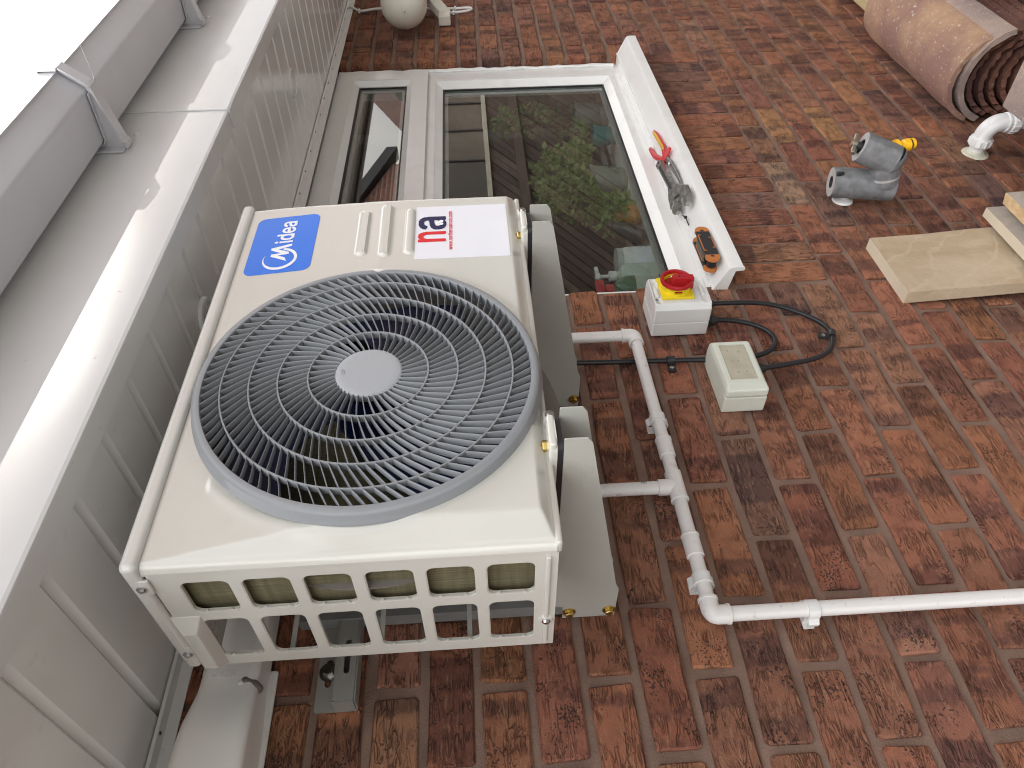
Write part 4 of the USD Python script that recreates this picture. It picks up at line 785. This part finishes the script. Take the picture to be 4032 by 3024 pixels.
part(f3, 'elbow_cap', lathe([(.0372, 0), (.034, .009), (.025, .018), (.011, .023), (0, .024)], b0 + (b1 - b0) * .04, b0 - b1 + np.array([0, .03, 0]), 40), FOAM, smooth=60)
dirb = (b1 - b0) / np.linalg.norm(b1 - b0)
part(tap, 'spindle', cyl(b1 - dirb * .03, b1 + dirb * .013, .0095, 20), BLK)
hc = b1 + dirb * .015; hd_ = np.array([.80, -.30, -.46]); hd_ -= dirb * (hd_ @ dirb); hd_ /= np.linalg.norm(hd_)
part(tap, 'handle', cat(cyl(hc - hd_ * .031, hc + hd_ * .031, .0062, 16, .0015), cyl(hc - dirb * .004, hc + dirb * .009, .0100, 20, .001)), BRASS)
part(tap, 'handle_rivet', cyl(hc + dirb * .009, hc + dirb * .0098, .006, 16), plain('copper_rivet', (.36, .16, .10), .5))
y0 = b0 + np.array((.022, -.022, -.002)); yd = np.array((.10, -.16, -.98)); yd /= np.linalg.norm(yd)
part(tap, 'hose_connector', lathe([(0, 0), (.019, 0), (.019, .010), (.0120, .012), (.0105, .020), (.0120, .022), (.0150, .024), (.0150, .037), (.0125, .039), (.0108, .0395), (.0108, .0425), (.0130, .043), (.0130, .049), (.0110, .051), (0, .051)], y0, yd, 32), YELC)
part(tap, 'seal_ring', lathe([(.0108, .0393), (.0122, .0398), (.0122, .0422), (.0108, .0427)], y0, yd, 32), RUBBER)

# ================================================================ waste elbow through the wall
we = thing('waste_elbow', 'white waste pipe elbow with compression nuts coming out of the wall by the roof tiles', 'pipe fitting', (1.39, -.05, -1.60))
W0 = np.array((1.402, 0, -1.583)); WY = -.094
part(we, 'flange', lathe([(0, 0), (.036, 0), (.034, .004), (.024, .007), (.022, .012), (0, .012)], W0, (0, -1, 0), 28), plain('old_sealant', (.62, .60, .48), .6, var=.15, vscale=60., bump=(150., .003, .8)))
part(we, 'stub', cyl(W0, W0 + [0, -.05, 0], .0205, 28), PIPEW)
def nut(at, d): 
    n_ = part(we, 'nut', lathe([(0, 0), (.0262, 0), (.0285, .003), (.0285, .020), (.0268, .024), (0, .024)], at, d, 28), PIPEW, smooth=25)
    a_, b_, d_ = axes_for(d)
    for k in range(12):
        c_ = np.asarray(at, float) + d_ * .012 + (a_ * math.cos(k * PI / 6) + b_ * math.sin(k * PI / 6)) * .0285
        part(n_, 'grip', tomesh(m3.Manifold.sphere(.0024, 8).translate(tuple(c_ - d_ * .007)) + m3.Manifold.batch_hull([m3.Manifold.sphere(.0024, 8).translate(tuple(c_ - d_ * .007)), m3.Manifold.sphere(.0024, 8).translate(tuple(c_ + d_ * .007))])), PIPEW)
nut(W0 + [0, -.026, 0], (0, -1, 0))
arc = [W0 + [0, -.048, 0]] + [W0 + np.array([-.004 * math.sin(t), -.060 - .034 * math.sin(t), -.034 * (1 - math.cos(t))]) for t in np.linspace(0, PI / 2, 10)] + [W0 + [-.006, WY, -.050]]
part(we, 'elbow', tube(arc, .0235, 28), PIPEW, smooth=60)
part(we, 'collar', lathe([(.023, 0), (.0262, .002), (.0262, .006), (.023, .008)], W0 + [-.006, WY, -.036], (0, 0, -1), 28), PIPEW)
nut(W0 + [-.006, WY, -.048], (0, 0, -1))
part(we, 'down_pipe', cyl(W0 + [-.006, WY, -.06], W0 + [-.006, WY, -.46], .0195, 28), PIPEW)

# ================================================================ stacked ridge tiles
def ridge_mesh(L, half, rise, t, jag=0.0, seed=0, slope=0.0):
    """half-round ridge tile along +x from x = 0, springing edges at z = 0, open towards -z"""
    rr = np.random.default_rng(seed); n, k = 26, 14
    R_ = (half ** 2 + rise ** 2) / (2 * rise); a_ = math.asin(min(1, half / R_)) if rise < half else PI / 2
    w = np.linspace(-a_, a_, n); xs_ = np.linspace(0, L, k); rows = []
    for q in (0, 1):
        for x_ in xs_:
            r = R_ - t * q
            rows.append(np.c_[np.full(n, x_), r * np.sin(w), r * np.cos(w) - (R_ - rise)])
    v = np.array(rows).reshape(-1, 3); v += (meshkit.fbm(v * 14 + seed * 7.3, 3)[:, None] - .5) * .006
    if jag:
        e = np.abs(v[:, 0]) < .012; v[e, 0] += rr.uniform(-jag, jag * .5, e.sum())
    A = lambda q, i, j: (q * k + i) * n + j; f = []
    for i in range(k - 1):
        for j in range(n - 1):
            f += [[A(0, i, j), A(0, i + 1, j), A(0, i + 1, j + 1)], [A(0, i, j), A(0, i + 1, j + 1), A(0, i, j + 1)], [A(1, i, j), A(1, i + 1, j + 1), A(1, i + 1, j)], [A(1, i, j), A(1, i, j + 1), A(1, i + 1, j + 1)]]
        for j in (0, n - 1): s_ = [[A(0, i, j), A(1, i, j), A(1, i + 1, j)], [A(0, i, j), A(1, i + 1, j), A(0, i + 1, j)]]; f += s_ if j == 0 else [q_[::-1] for q_ in s_]
    for i in (0, k - 1):
        for j in range(n - 1):
            s_ = [[A(0, i, j), A(0, i, j + 1), A(1, i, j + 1)], [A(0, i, j), A(1, i, j + 1), A(1, i, j)]]; f += s_ if i == 0 else [q_[::-1] for q_ in s_]
    m = trimesh.Trimesh(v, f, process=False); return m
def ridge(at, label, m_, mt_, group=None):
    t = thing('ridge_tile', label, 'roof tile', at, group); m_ = m_.copy(); m_.apply_translation(at); part(t, 'tile', m_, mt_, smooth=40); return t
RG = 'nested ridge tiles stacked against the wall'
ridge((1.585, -.128, -1.640), 'topmost buff half round ridge tile of the stack against the wall', ridge_mesh(.60, .124, .092, .016, .003, 1), CLAY)
second = ridge((1.575, -.139, -1.668), 'second ridge tile of the stack, its rim showing under the topmost one', ridge_mesh(.60, .132, .094, .016, .003, 2), CLAY3)
lowt = ridge((1.600, -.136, -1.700), 'dark red rough ended ridge tile nested inside the stack against the wall', ridge_mesh(.58, .124, .088, .014, .009, 3), CLAY2, group=RG)
for k in range(1, 11):
    copy_of(lowt, 'ridge_tile', 'dark red rough ended ridge tile nested inside the stack against the wall', (1.600 + rng.uniform(-.02, .05), -.136 + rng.uniform(-.004, .004), -1.700 - .034 * k), group=RG)
fr2 = ridge((1.74, -.475, -1.640), 'pinkish grey ridge tile of the further stack, at the picture corner', ridge_mesh(.75, .135, .100, .017, .003, 4), CLAY3)
fr3 = ridge((1.76, -.467, -1.690), 'shaded ridge tile just under the pinkish one of the further stack', ridge_mesh(.70, .134, .098, .017, .006, 5), CLAY2, group='lower ridge tiles of the further stack')
for k in range(1, 10): copy_of(fr3, 'ridge_tile', 'shaded ridge tile just under the pinkish one of the further stack', (1.76 + rng.uniform(-.02, .02), -.467, -1.690 - .036 * k), group='lower ridge tiles of the further stack')
# flat tiles nearer the camera
def flat_tile(at, label, mt_, seed):
    t = thing('flat_tile', label, 'roof tile', at)
    m = tomesh(rbx(-.34, 0, -.40, 0, -.020, 0, .004, 8).refine(4)); v = np.array(m.vertices); v += (meshkit.fbm(v * 16 + seed, 3)[:, None] - .5) * .006; v += at
    part(t, 'tile', trimesh.Trimesh(v, m.faces, process=False), mt_, smooth=35)
flat_tile((1.212, -.230, -1.450), 'pinkish grey flat clay tile on top of the stack in front of the white elbow', CLAY3, 3.)
ft0 = thing('flat_tile', 'brown flat clay tile in the stack under the pinkish grey one', 'roof tile', (1.212, -.230, -1.485), 'flat tiles stacked by the waste elbow')
fm0 = tomesh(rbx(-.34, 0, -.40, 0, -.020, 0, .004, 8)); fm0.apply_translation((1.212, -.230, -1.485)); part(ft0, 'tile', fm0, CLAY2, smooth=35)
for k in range(1, 17): copy_of(ft0, 'flat_tile', 'brown flat clay tile in the stack under the pinkish grey one', (1.212 - rng.uniform(0, .012), -.230 - rng.uniform(0, .01), -1.485 - .034 * k), group='flat tiles stacked by the waste elbow')

# ================================================================ paving slabs leaning on the wall
def slab(label, x0, x1, ztop, yback, th, lean, face, edge, seed, rough=.004, cut=True):
    t = thing('paving_slab', label, 'paving slab', ((x0 + x1) / 2, yback - .06, -ZO))
    nx, nz_ = 26, 70; H_ = ztop + ZO; X, Z = np.meshgrid(np.linspace(x0, x1, nx), np.linspace(-ZO, ztop, nz_), indexing='ij')
    fb = lambda y, s: (meshkit.fbm(np.stack([X * 9, np.full_like(X, y), Z * 6], -1) + seed + s, 4) - .5)
    yb = yback - (ztop - Z) * lean; yf = yb - th + fb(0, 0) * rough * 2.4
    ex = (meshkit.fbm(np.stack([np.zeros(nz_), np.zeros(nz_), np.linspace(0, 9, nz_)], -1) + seed + 5, 3) - .5) * (.010 if not cut else .005)
    ez = (meshkit.fbm(np.stack([np.linspace(0, 4, nx), np.zeros(nx), np.zeros(nx)], -1) + seed + 9, 3) - .5) * (.020 if not cut else .0)
    Xj = X.copy(); Zj = Z.copy(); Xj[0] += ex; Xj[-1] += ex[::-1]; Zj[:, -1] += ez
    F = np.stack([Xj, yf, Zj], -1); B = np.stack([X, yb, Z], -1)
    def grid(G, flip):
        a, b = G.shape[:2]; i, j = np.meshgrid(np.arange(a - 1), np.arange(b - 1), indexing='ij'); q = np.stack([i * b + j, (i + 1) * b + j, (i + 1) * b + j + 1, i * b + j + 1], -1).reshape(-1, 4); f = np.vstack([q[:, [0, 1, 2]], q[:, [0, 2, 3]]])
        return trimesh.Trimesh(G.reshape(-1, 3), f[:, ::-1] if flip else f, process=False)
    part(t, 'face', grid(F, False), face, smooth=True); part(t, 'back', grid(B, True), face, smooth=True)
    def edge_strip(a, b, flip, nm, m_):
        mid = (a + b) / 2; w = np.stack([a, a * .7 + b * .3, mid, a * .3 + b * .7, b], 0); 
        if m_ is STONER: w[1:4] += (meshkit.fbm(w[1:4] * 40 + seed, 3)[..., None] - .5) * .008
        part(t, nm, grid(w, flip), m_, smooth=30)
    edge_strip(B[:, -1], F[:, -1], True, 'top_edge', edge); edge_strip(B[0], F[0], False, 'side_edge', edge if not cut else face); edge_strip(B[-1], F[-1], True, 'side_edge', face)
slab('buff sandstone slab with pale veins and a sawn cream top edge, flat against the wall', .776, .981, -1.101, -.001, .029, .055, STONE, STONEE, 2.3)
slab('pinkish grey slab with a sawn cream top edge, in front of the buff one', .740, 1.007, -1.371, -.062, .024, .05, STONE2, STONEE, 6.1)
slab('grey slab with a rough golden broken edge, outermost of the leaning slabs', .700, .985, -1.386, -.108, .026, .05, STONE2, STONER, 9.7, cut=False)
tm = thing('timber_post', 'pale sawn timber lying along the wall beyond the ridge tiles', 'timber', (2.7, -.09, -1.72))
part(tm, 'beam', rbx(2.272, 3.3, -.118, -.038, -1.740, -1.655, .008, 12), TIMBER)
part(tm, 'nail_hole', cyl((2.2715, -.072, -1.69), (2.2745, -.072, -1.69), .006, 12), DARK)
tm2 = thing('timber_post', 'second timber under the pale one, mostly hidden behind the tiles', 'timber', (2.7, -.14, -1.9)); part(tm2, 'beam', rbx(2.30, 3.3, -.20, -.03, -ZO, -1.745, .008, 12), TIMBER)

# ================================================================ globe lamp and its cable
lampm = plain('cream_lamp_plastic', (.66, .64, .56), .35, var=.02)
lp = thing('wall_lamp', 'cream globe shaped outdoor lamp on an angled bracket at the top of the wall', 'lamp', (2.5, -.05, -.1))
gl_ = trimesh.creation.icosphere(4, .083); gl_.apply_translation((2.432, -.100, .035)); glo = part(lp, 'globe', gl_, lampm, smooth=True)
part(glo, 'seam', lathe([(.0832, -.0012), (.0842, 0), (.0832, .0012)], (2.432, -.100, .035), (0, .05, 1), 72), lampm)
part(glo, 'finial', lathe([(0, 0), (.006, 0), (.003, .008), (0, .010)], (2.3505, -.105, .030), (-1, -.1, 0), 16), lampm)
def box_hull(pts, r=.003): return m3.Manifold.batch_hull([m3.Manifold.sphere(r, 10).translate(p) for p in pts])
sq = lambda x, z, y, a=.020, b=.012: [(x - b, y - a, z - a), (x - b, y + a, z - a), (x - b, y - a, z + a), (x - b, y + a, z + a), (x + b, y - a, z - a), (x + b, y + a, z - a), (x + b, y - a, z + a), (x + b, y + a, z + a)]
part(lp, 'bracket_foot', box_hull([(x_, y_, z_) for x_ in (2.487, 2.56) for y_ in (-.005, -.034) for z_ in (-.124, -.086)]), lampm)
part(lp, 'bracket_arm', box_hull([(x_, y_, z_) for x_ in (2.535, 2.56) for y_ in (-.006, -.034) for z_ in (-.120, -.090)] + [(2.62, -.060, -.06), (2.62, -.085, -.06), (2.62, -.060, -.02), (2.62, -.085, -.02)]), lampm)
part(lp, 'lamp_base', box_hull([(2.63, -.06, -.08), (2.63, -.12, -.08), (2.63, -.06, .10), (2.63, -.12, .10), (2.50, -.085, -.01), (2.50, -.115, -.01), (2.50, -.085, .08), (2.50, -.115, .08)]), lampm)
lc = thing('lamp_cable', 'thin white cable from the soffit behind the globe lamp, looping at its bracket', 'cable', (2.7, -.01, .2))
part(lc, 'sheath', tube(smoothpath([(2.735, -.008, .300), (2.708, -.008, .272), (2.668, -.007, .238), (2.652, -.007, .224), (2.662, -.007, .19), (2.672, -.007, .14), (2.672, -.007, .07), (2.660, -.007, .0), (2.655, -.007, -.06), (2.650, -.007, -.13), (2.648, -.008, -.175), (2.644, -.009, -.203), (2.628, -.010, -.208), (2.614, -.009, -.19), (2.606, -.008, -.155), (2.600, -.008, -.115)], 120), .0048, 10), UPVC, smooth=True)
for p_ in ((2.653, -.007, .226), (2.650, -.0075, -.145), (2.603, -.0075, -.138)): part(lc, 'clip', rbx(p_[0] - .008, p_[0] + .008, -.014, -.0005, p_[2] - .004, p_[2] + .004, .002, 8), UPVC)

# ================================================================ tools on the window sill
def sz(y): return -.7035 + .47 * min(0, y + .002)
def hullpath(pts, flat=.5):
    """a chain of (x, y, height above sill, radius) joined as one rounded bar"""
    out = []
    for a, b in zip(pts[:-1], pts[1:]): out.append(m3.Manifold.batch_hull([m3.Manifold.sphere(q[3], 14).scale((1, 1, flat)).translate((q[0], q[1], sz(q[1]) + q[2])) for q in (a, b)]))
    return m3.Manifold.batch_boolean(out, m3.OpType.Add)
pl = thing('pliers', 'side cutting pliers with red and yellow handles lying on the window sill', 'pliers', (1.40, -.02, -.70))
part(pl, 'handle', hullpath([(1.545, -.026, .010, .0065), (1.515, -.030, .011, .0078), (1.475, -.033, .011, .0078), (1.440, -.035, .011, .0075), (1.405, -.030, .011, .0080)], .9), REDH, label='red handle with yellow face')
part(pl, 'handle_face', hullpath([(1.540, -.0285, .0155, .0040), (1.515, -.0325, .0170, .0052), (1.475, -.0355, .0170, .0055), (1.440, -.0375, .0165, .0050), (1.425, -.037, .0160, .0042)], .75), YELH)
part(pl, 'handle', hullpath([(1.519, .012, .010, .0062), (1.490, .006, .011, .0075), (1.455, .000, .011, .0078), (1.425, -.010, .011, .0080), (1.402, -.018, .011, .0085)], .9), REDH, label='all red handle')
part(pl, 'guard', hullpath([(1.402, -.049, .012, .0062), (1.394, -.030, .013, .0085), (1.394, -.012, .013, .0085), (1.402, .003, .012, .0062)], .9), REDH)
part(pl, 'jaws', hullpath([(1.395, -.026, .008, .009), (1.352, -.033, .008, .0105), (1.300, -.036, .007, .0085), (1.255, -.036, .006, .006), (1.232, -.035, .005, .003)], .6), TOOLS)
part(pl, 'pivot', lathe([(0, 0), (.006, 0), (.005, .002), (0, .003)], (1.352, -.034, sz(-.034) + .014), (0, 0, 1), 16), STEEL)
wr = thing('adjustable_wrench', 'steel adjustable wrench lying over the jaws of the pliers on the sill', 'wrench', (1.27, -.02, -.69))
wp = unary_union([LineString([(1.388, -.017), (1.225, -.026)]).buffer(.0072, cap_style=1), Point(1.386, -.0170).buffer(.0092), Polygon([(1.262, -.031), (1.262, -.017), (1.222, -.006), (1.200, -.004), (1.196, -.050), (1.214, -.052)]),
    Polygon([(1.216, -.050), (1.196, -.061), (1.160, -.060), (1.138, -.050), (1.134, -.042), (1.142, -.041), (1.162, -.047), (1.188, -.044), (1.200, -.034)]).buffer(.0015), Polygon([(1.206, -.006), (1.186, .001), (1.178, -.004), (1.196, -.020)])])
wp = wp.difference(Point(1.387, -.0170).buffer(.0055)).difference(Polygon([(1.206, -.016), (1.197, -.012), (1.191, -.030), (1.199, -.034)]))
def tilt(m, z0, z1=None):
    v = np.array(m.vertices); v[:, 2] += np.array([sz(y) for y in v[:, 1]]); return trimesh.Trimesh(v, m.faces, process=False)
part(wr, 'body', tilt(ext(wp, 'xy', .016, .0265), 0), WRENCH, smooth=30)
part(wr, 'grip_recess', tilt(ext(LineString([(1.365, -.0182), (1.245, -.0250)]).buffer(.0036), 'xy', .0262, .0268), 0), DARK, smooth=False)
part(wr, 'jaw', tilt(ext(Polygon([(1.195, -.012), (1.188, -.026), (1.170, -.024), (1.150, -.016), (1.149, -.006), (1.166, -.001), (1.184, -.004)]), 'xy', .0155, .0255), 0), WRENCH, smooth=30)
part(wr, 'knurl', cat(*[cyl((1.186 + .003 * k, -.028 + .004 * k, sz(-.026) + .0205), (1.188 + .003 * k, -.0255 + .004 * k, sz(-.026) + .0205), .0052, 14) for k in range(5)]), WRENCH)
part(wr, 'zip_tie', cat(tube(smoothpath([(1.128, -.018, sz(-.018) + .018), (1.120, -.016, sz(-.016) + .012), (1.110, -.011, sz(-.011) + .006), (1.100, -.008, sz(-.008) + .0035)], 20), .0014, 8), rbx(1.118, 1.125, -.0195, -.0135, sz(-.017) + .008, sz(-.017) + .015, .0012, 8)), RUBBER)
hx = thing('hex_key_set', 'folding hex key set in a black and orange holder on the window sill', 'hex key set', (.955, -.03, -.69))
hA, hB = np.array((1.003, -.048)), np.array((.903, -.050))
def hexside(z, lift, cy):
    g = LineString([(1.000, -.0285 + cy), (.902, -.0285 + cy)]).buffer(.0150, cap_style=1)
    return g, z, z + lift
def turned(m, z0):      # local (x, width, thickness) -> the holder stands on its long edge, its face towards the yard
    v = np.array(m.vertices); return trimesh.Trimesh(np.c_[v[:, 0], -.021 - v[:, 2], sz(-.038) + .0168 + (v[:, 1] + .030)], m.faces, process=False)
for zlo, nm in ((.0015, 'lower'), (.0295, 'upper')):
    g = LineString([(1.000, -.030), (.905, -.030)]).buffer(.0155, cap_style=1)
    sd = part(hx, 'side_plate', turned(ext(g.difference(Point(1.002, -.030).buffer(.0035)).difference(Point(.903, -.030).buffer(.0035)), 'xy', zlo, zlo + .006), 0), BLK, smooth=30)
    for xx in (1.002, .903): part(sd, 'orange_end', turned(ext(Point(xx, -.030).buffer(.0162).difference(Point(xx, -.030).buffer(.0045)).intersection(sbox(xx - (.02 if xx < .95 else -.001), -.06, xx + (.001 if xx < .95 else .02), 0).buffer(.004)), 'xy', zlo - .0004, zlo + .0066), 0), ORANGE, smooth=30)
    for yy, xx0, xx1 in ((-.0445, .935, .975), (-.0165, .925, .985)): part(sd, 'orange_line', turned(ext(unary_union([sbox(xx0, yy - .0011, xx1, yy + .0011), sbox(xx1 - .0011, min(yy, -.0305 + (yy + .0305) * .55), xx1 + .0011, max(yy, -.0305 + (yy + .0305) * .55)), sbox(xx0 - .0011, min(yy, -.0305 + (yy + .0305) * .55), xx0 + .0011, max(yy, -.0305 + (yy + .0305) * .55))]), 'xy', zlo + .0060, zlo + .0068), 0), ORANGE, smooth=False)
for xx in (1.002, .903): part(hx, 'pivot_screw', turned(lathe([(0, 0), (.0052, 0), (.0052, .033), (.0030, .0335), (.0028, .031), (0, .031)], (xx, -.030, .0018), (0, 0, 1), 20), 0), TOOLS)
for k, (yy, r_) in enumerate(((-.0190, .0026), (-.0255, .0030), (-.0330, .0034), (-.0400, .0028))):
    for q, zz in enumerate((.0118, .0192, .0252)):
        if q == 1 or k in (0, 3): part(hx, 'key', turned(cyl((.990 - .004 * k, yy, zz), (.915 + .006 * q, yy, zz), r_ * (.8 if q != 1 else 1), 6), 0), STEEL if k != 1 else TOOLS, smooth=False)
part(hx, 'spring_stack', turned(cat(*[lathe([(0, 0), (.0105, 0), (.0105, .0030), (0, .0030)], (.903, -.030, .0095 + .0048 * k), (0, 0, 1), 24) for k in range(4)]), 0), BLK)

# ================================================================ things on the inner sill, seen through the glass
IS = -.664
def leaf_cloud(center, radii, n, size, seed, droop=.25):
    r_ = np.random.default_rng(seed); V, F = [], []
    for k in range(n):
        d = r_.normal(size=3); d /= np.linalg.norm(d); p = np.array(center) + d * np.array(radii) * r_.uniform(.45, 1.0) ** .6
        p += (meshkit.noise(p * 12 + seed) - .5) * np.array(radii) * .7
        u = r_.normal(size=3) + d * .8; u[2] -= droop; u /= np.linalg.norm(u); w = np.cross(u, r_.normal(size=3)); w /= np.linalg.norm(w); nn = np.cross(u, w)
        s = size * r_.uniform(.6, 1.3); b = len(V)
        V += [p, p + u * s * .35 + w * s * .30 + nn * s * .06, p + u * s + nn * s * -.10, p + u * s * .35 - w * s * .30 + nn * s * .06, p + u * s * .5 - nn * s * .03]
        F += [[b, b + 1, b + 4], [b + 1, b + 2, b + 4], [b + 2, b + 3, b + 4], [b + 3, b, b + 4]]
    return trimesh.Trimesh(np.array(V), np.array(F), process=False)
POT = plain('grey_pot', (.12, .13, .12), .5, var=.06); POTW = plain('pale_pot', (.20, .22, .19), .5); TEAL = plain('teal_card', (.02, .16, .16), .5)
def plant(name, label, x, y, clouds, pot, ph=.11, pr=.055, n=300, size=.024, seed=1):
    t = thing(name, label, 'plant', (x, y, IS))
    part(t, 'pot', lathe([(0, 0), (pr * .75, 0), (pr, ph), (pr * 1.06, ph), (pr * 1.06, ph + .008), (pr * .95, ph + .008), (pr * .9, ph - .01), (0, ph - .012)], (x, y, IS), (0, 0, 1), 32), pot)
    tp = np.array((x, y, IS + ph))
    part(t, 'stems', trimesh.util.concatenate([tube(smoothpath([tp - [0, 0, .02], (tp + np.array(c[0])) / 2 + [0, 0, .03], c[0]], 10), .0022, 6) for c in clouds]), plain(name + '_stem', (.12, .13, .04), .6))
    part(t, 'leaves', trimesh.util.concatenate([leaf_cloud(c[0], c[1], int(n * c[2]), size, seed + i) for i, c in enumerate(clouds)]), LEAF, smooth=False, kind='stuff')
plant('trailing_plant', 'large variegated trailing plant on the inner sill, middle of the window', 1.66, .19, [((1.70, .19, -.45), (.14, .08, .075), 1.2), ((1.56, .18, -.50), (.11, .08, .07), 1.), ((1.76, .19, -.52), (.09, .07, .06), .8), ((1.46, .18, -.59), (.07, .06, .05), .5), ((1.52, .15, -.415), (.06, .05, .03), .35)], POTW, ph=.11, pr=.05, n=420, size=.027, seed=11)
plant('leafy_plant', 'second green leafy plant on the inner sill at the far side of the window', 2.06, .17, [((2.06, .17, -.40), (.07, .06, .08), 1.), ((2.02, .16, -.30), (.05, .05, .04), .6), ((2.08, .18, -.53), (.05, .06, .06), .6)], POT, n=240, size=.022, seed=31)
plant('small_fern', 'small pale leaved plant low on the inner sill between the two larger plants', 1.88, .15, [((1.88, .14, -.545), (.035, .035, .03), 1.)], TEAL, ph=.07, pr=.035, n=60, size=.03, seed=51)
orn = thing('dark_ornament', 'dark bird shaped ornament on the inner sill beside the soap bottle', 'ornament', (1.30, .15, IS))
part(orn, 'body', m3.Manifold.batch_hull([m3.Manifold.sphere(r_, 18).translate(p) for r_, p in ((.022, (1.29, .15, IS + .024)), (.025, (1.315, .15, IS + .05)), (.016, (1.335, .15, IS + .085)))]), plain('dark_ornament_glaze', (.03, .027, .024), .35), smooth=True)
part(orn, 'head', m3.Manifold.batch_hull([m3.Manifold.sphere(.014, 16).translate((1.345, .15, IS + .10)), m3.Manifold.sphere(.004, 10).translate((1.370, .145, IS + .098))]), UsdShade.Material.Get(stage, '/World/Looks/dark_ornament_glaze'), smooth=True)
gd = thing('gourd', 'small orange brown gourd on the inner sill under the trailing plant', 'gourd', (1.41, .16, IS)); part(gd, 'fruit', lathe([(0, 0), (.022, .004), (.032, .022), (.028, .045), (.016, .062), (.012, .078), (.004, .088), (0, .089)], (1.41, .16, IS + .001), (0, 0, 1), 28), plain('gourd_skin', (.36, .17, .03), .45))
CLEARP = plain('milky_plastic', (.62, .64, .63), .25); 
jr = thing('clear_jar', 'clear plastic tub with a printed label on the inner sill', 'jar', (1.195, .16, IS))
part(jr, 'tub', lathe([(0, 0), (.033, 0), (.036, .006), (.036, .085), (.032, .094), (0, .095)], (1.195, .16, IS), (0, 0, 1), 36), CLEARP)
part(jr, 'label', lathe([(.0365, .018), (.0365, .068)], (1.195, .16, IS), (0, 0, 1), 36), plain('jar_label', (.62, .65, .72), .5)); part(jr, 'lid', lathe([(0, .094), (.034, .094), (.034, .110), (0, .111)], (1.195, .16, IS), (0, 0, 1), 36), plain('clear_lid', (.4, .44, .42), .2))
so = thing('soap_dispenser', 'milky pump soap bottle on the inner sill behind the isolator', 'bottle', (1.115, .15, IS))
part(so, 'bottle', lathe([(0, 0), (.030, 0), (.032, .005), (.032, .095), (.024, .112), (.012, .118), (.012, .124), (0, .124)], (1.115, .15, IS), (0, 0, 1), 32), plain('pale_green_bottle', (.42, .50, .45), .25))
part(so, 'pump', cat(lathe([(0, .124), (.014, .124), (.014, .142), (.005, .144), (.005, .165), (.010, .166), (.010, .178), (0, .179)], (1.115, .15, IS), (0, 0, 1), 20), rbx(1.115, 1.155, .145, .155, IS + .166, IS + .177, .003, 8)), CLEARP)
sp2 = thing('spray_bottle', 'green bottle with a red trigger cap on the inner sill at the near side', 'bottle', (1.045, .14, IS))
part(sp2, 'bottle', lathe([(0, 0), (.033, 0), (.035, .006), (.035, .11), (.022, .135), (.012, .142), (0, .143)], (1.045, .14, IS), (0, 0, 1), 32), plain('dark_green_bottle', (.04, .12, .07), .2))
part(sp2, 'label', lathe([(.0355, .03), (.0355, .09)], (1.045, .14, IS), (0, 0, 1), 32), plain('bottle_label', (.35, .42, .36), .4))
part(sp2, 'trigger_cap', cat(lathe([(0, .142), (.015, .142), (.015, .162), (0, .163)], (1.045, .14, IS), (0, 0, 1), 20), rbx(1.032, 1.082, .132, .148, IS + .163, IS + .186, .004, 8)), RED)
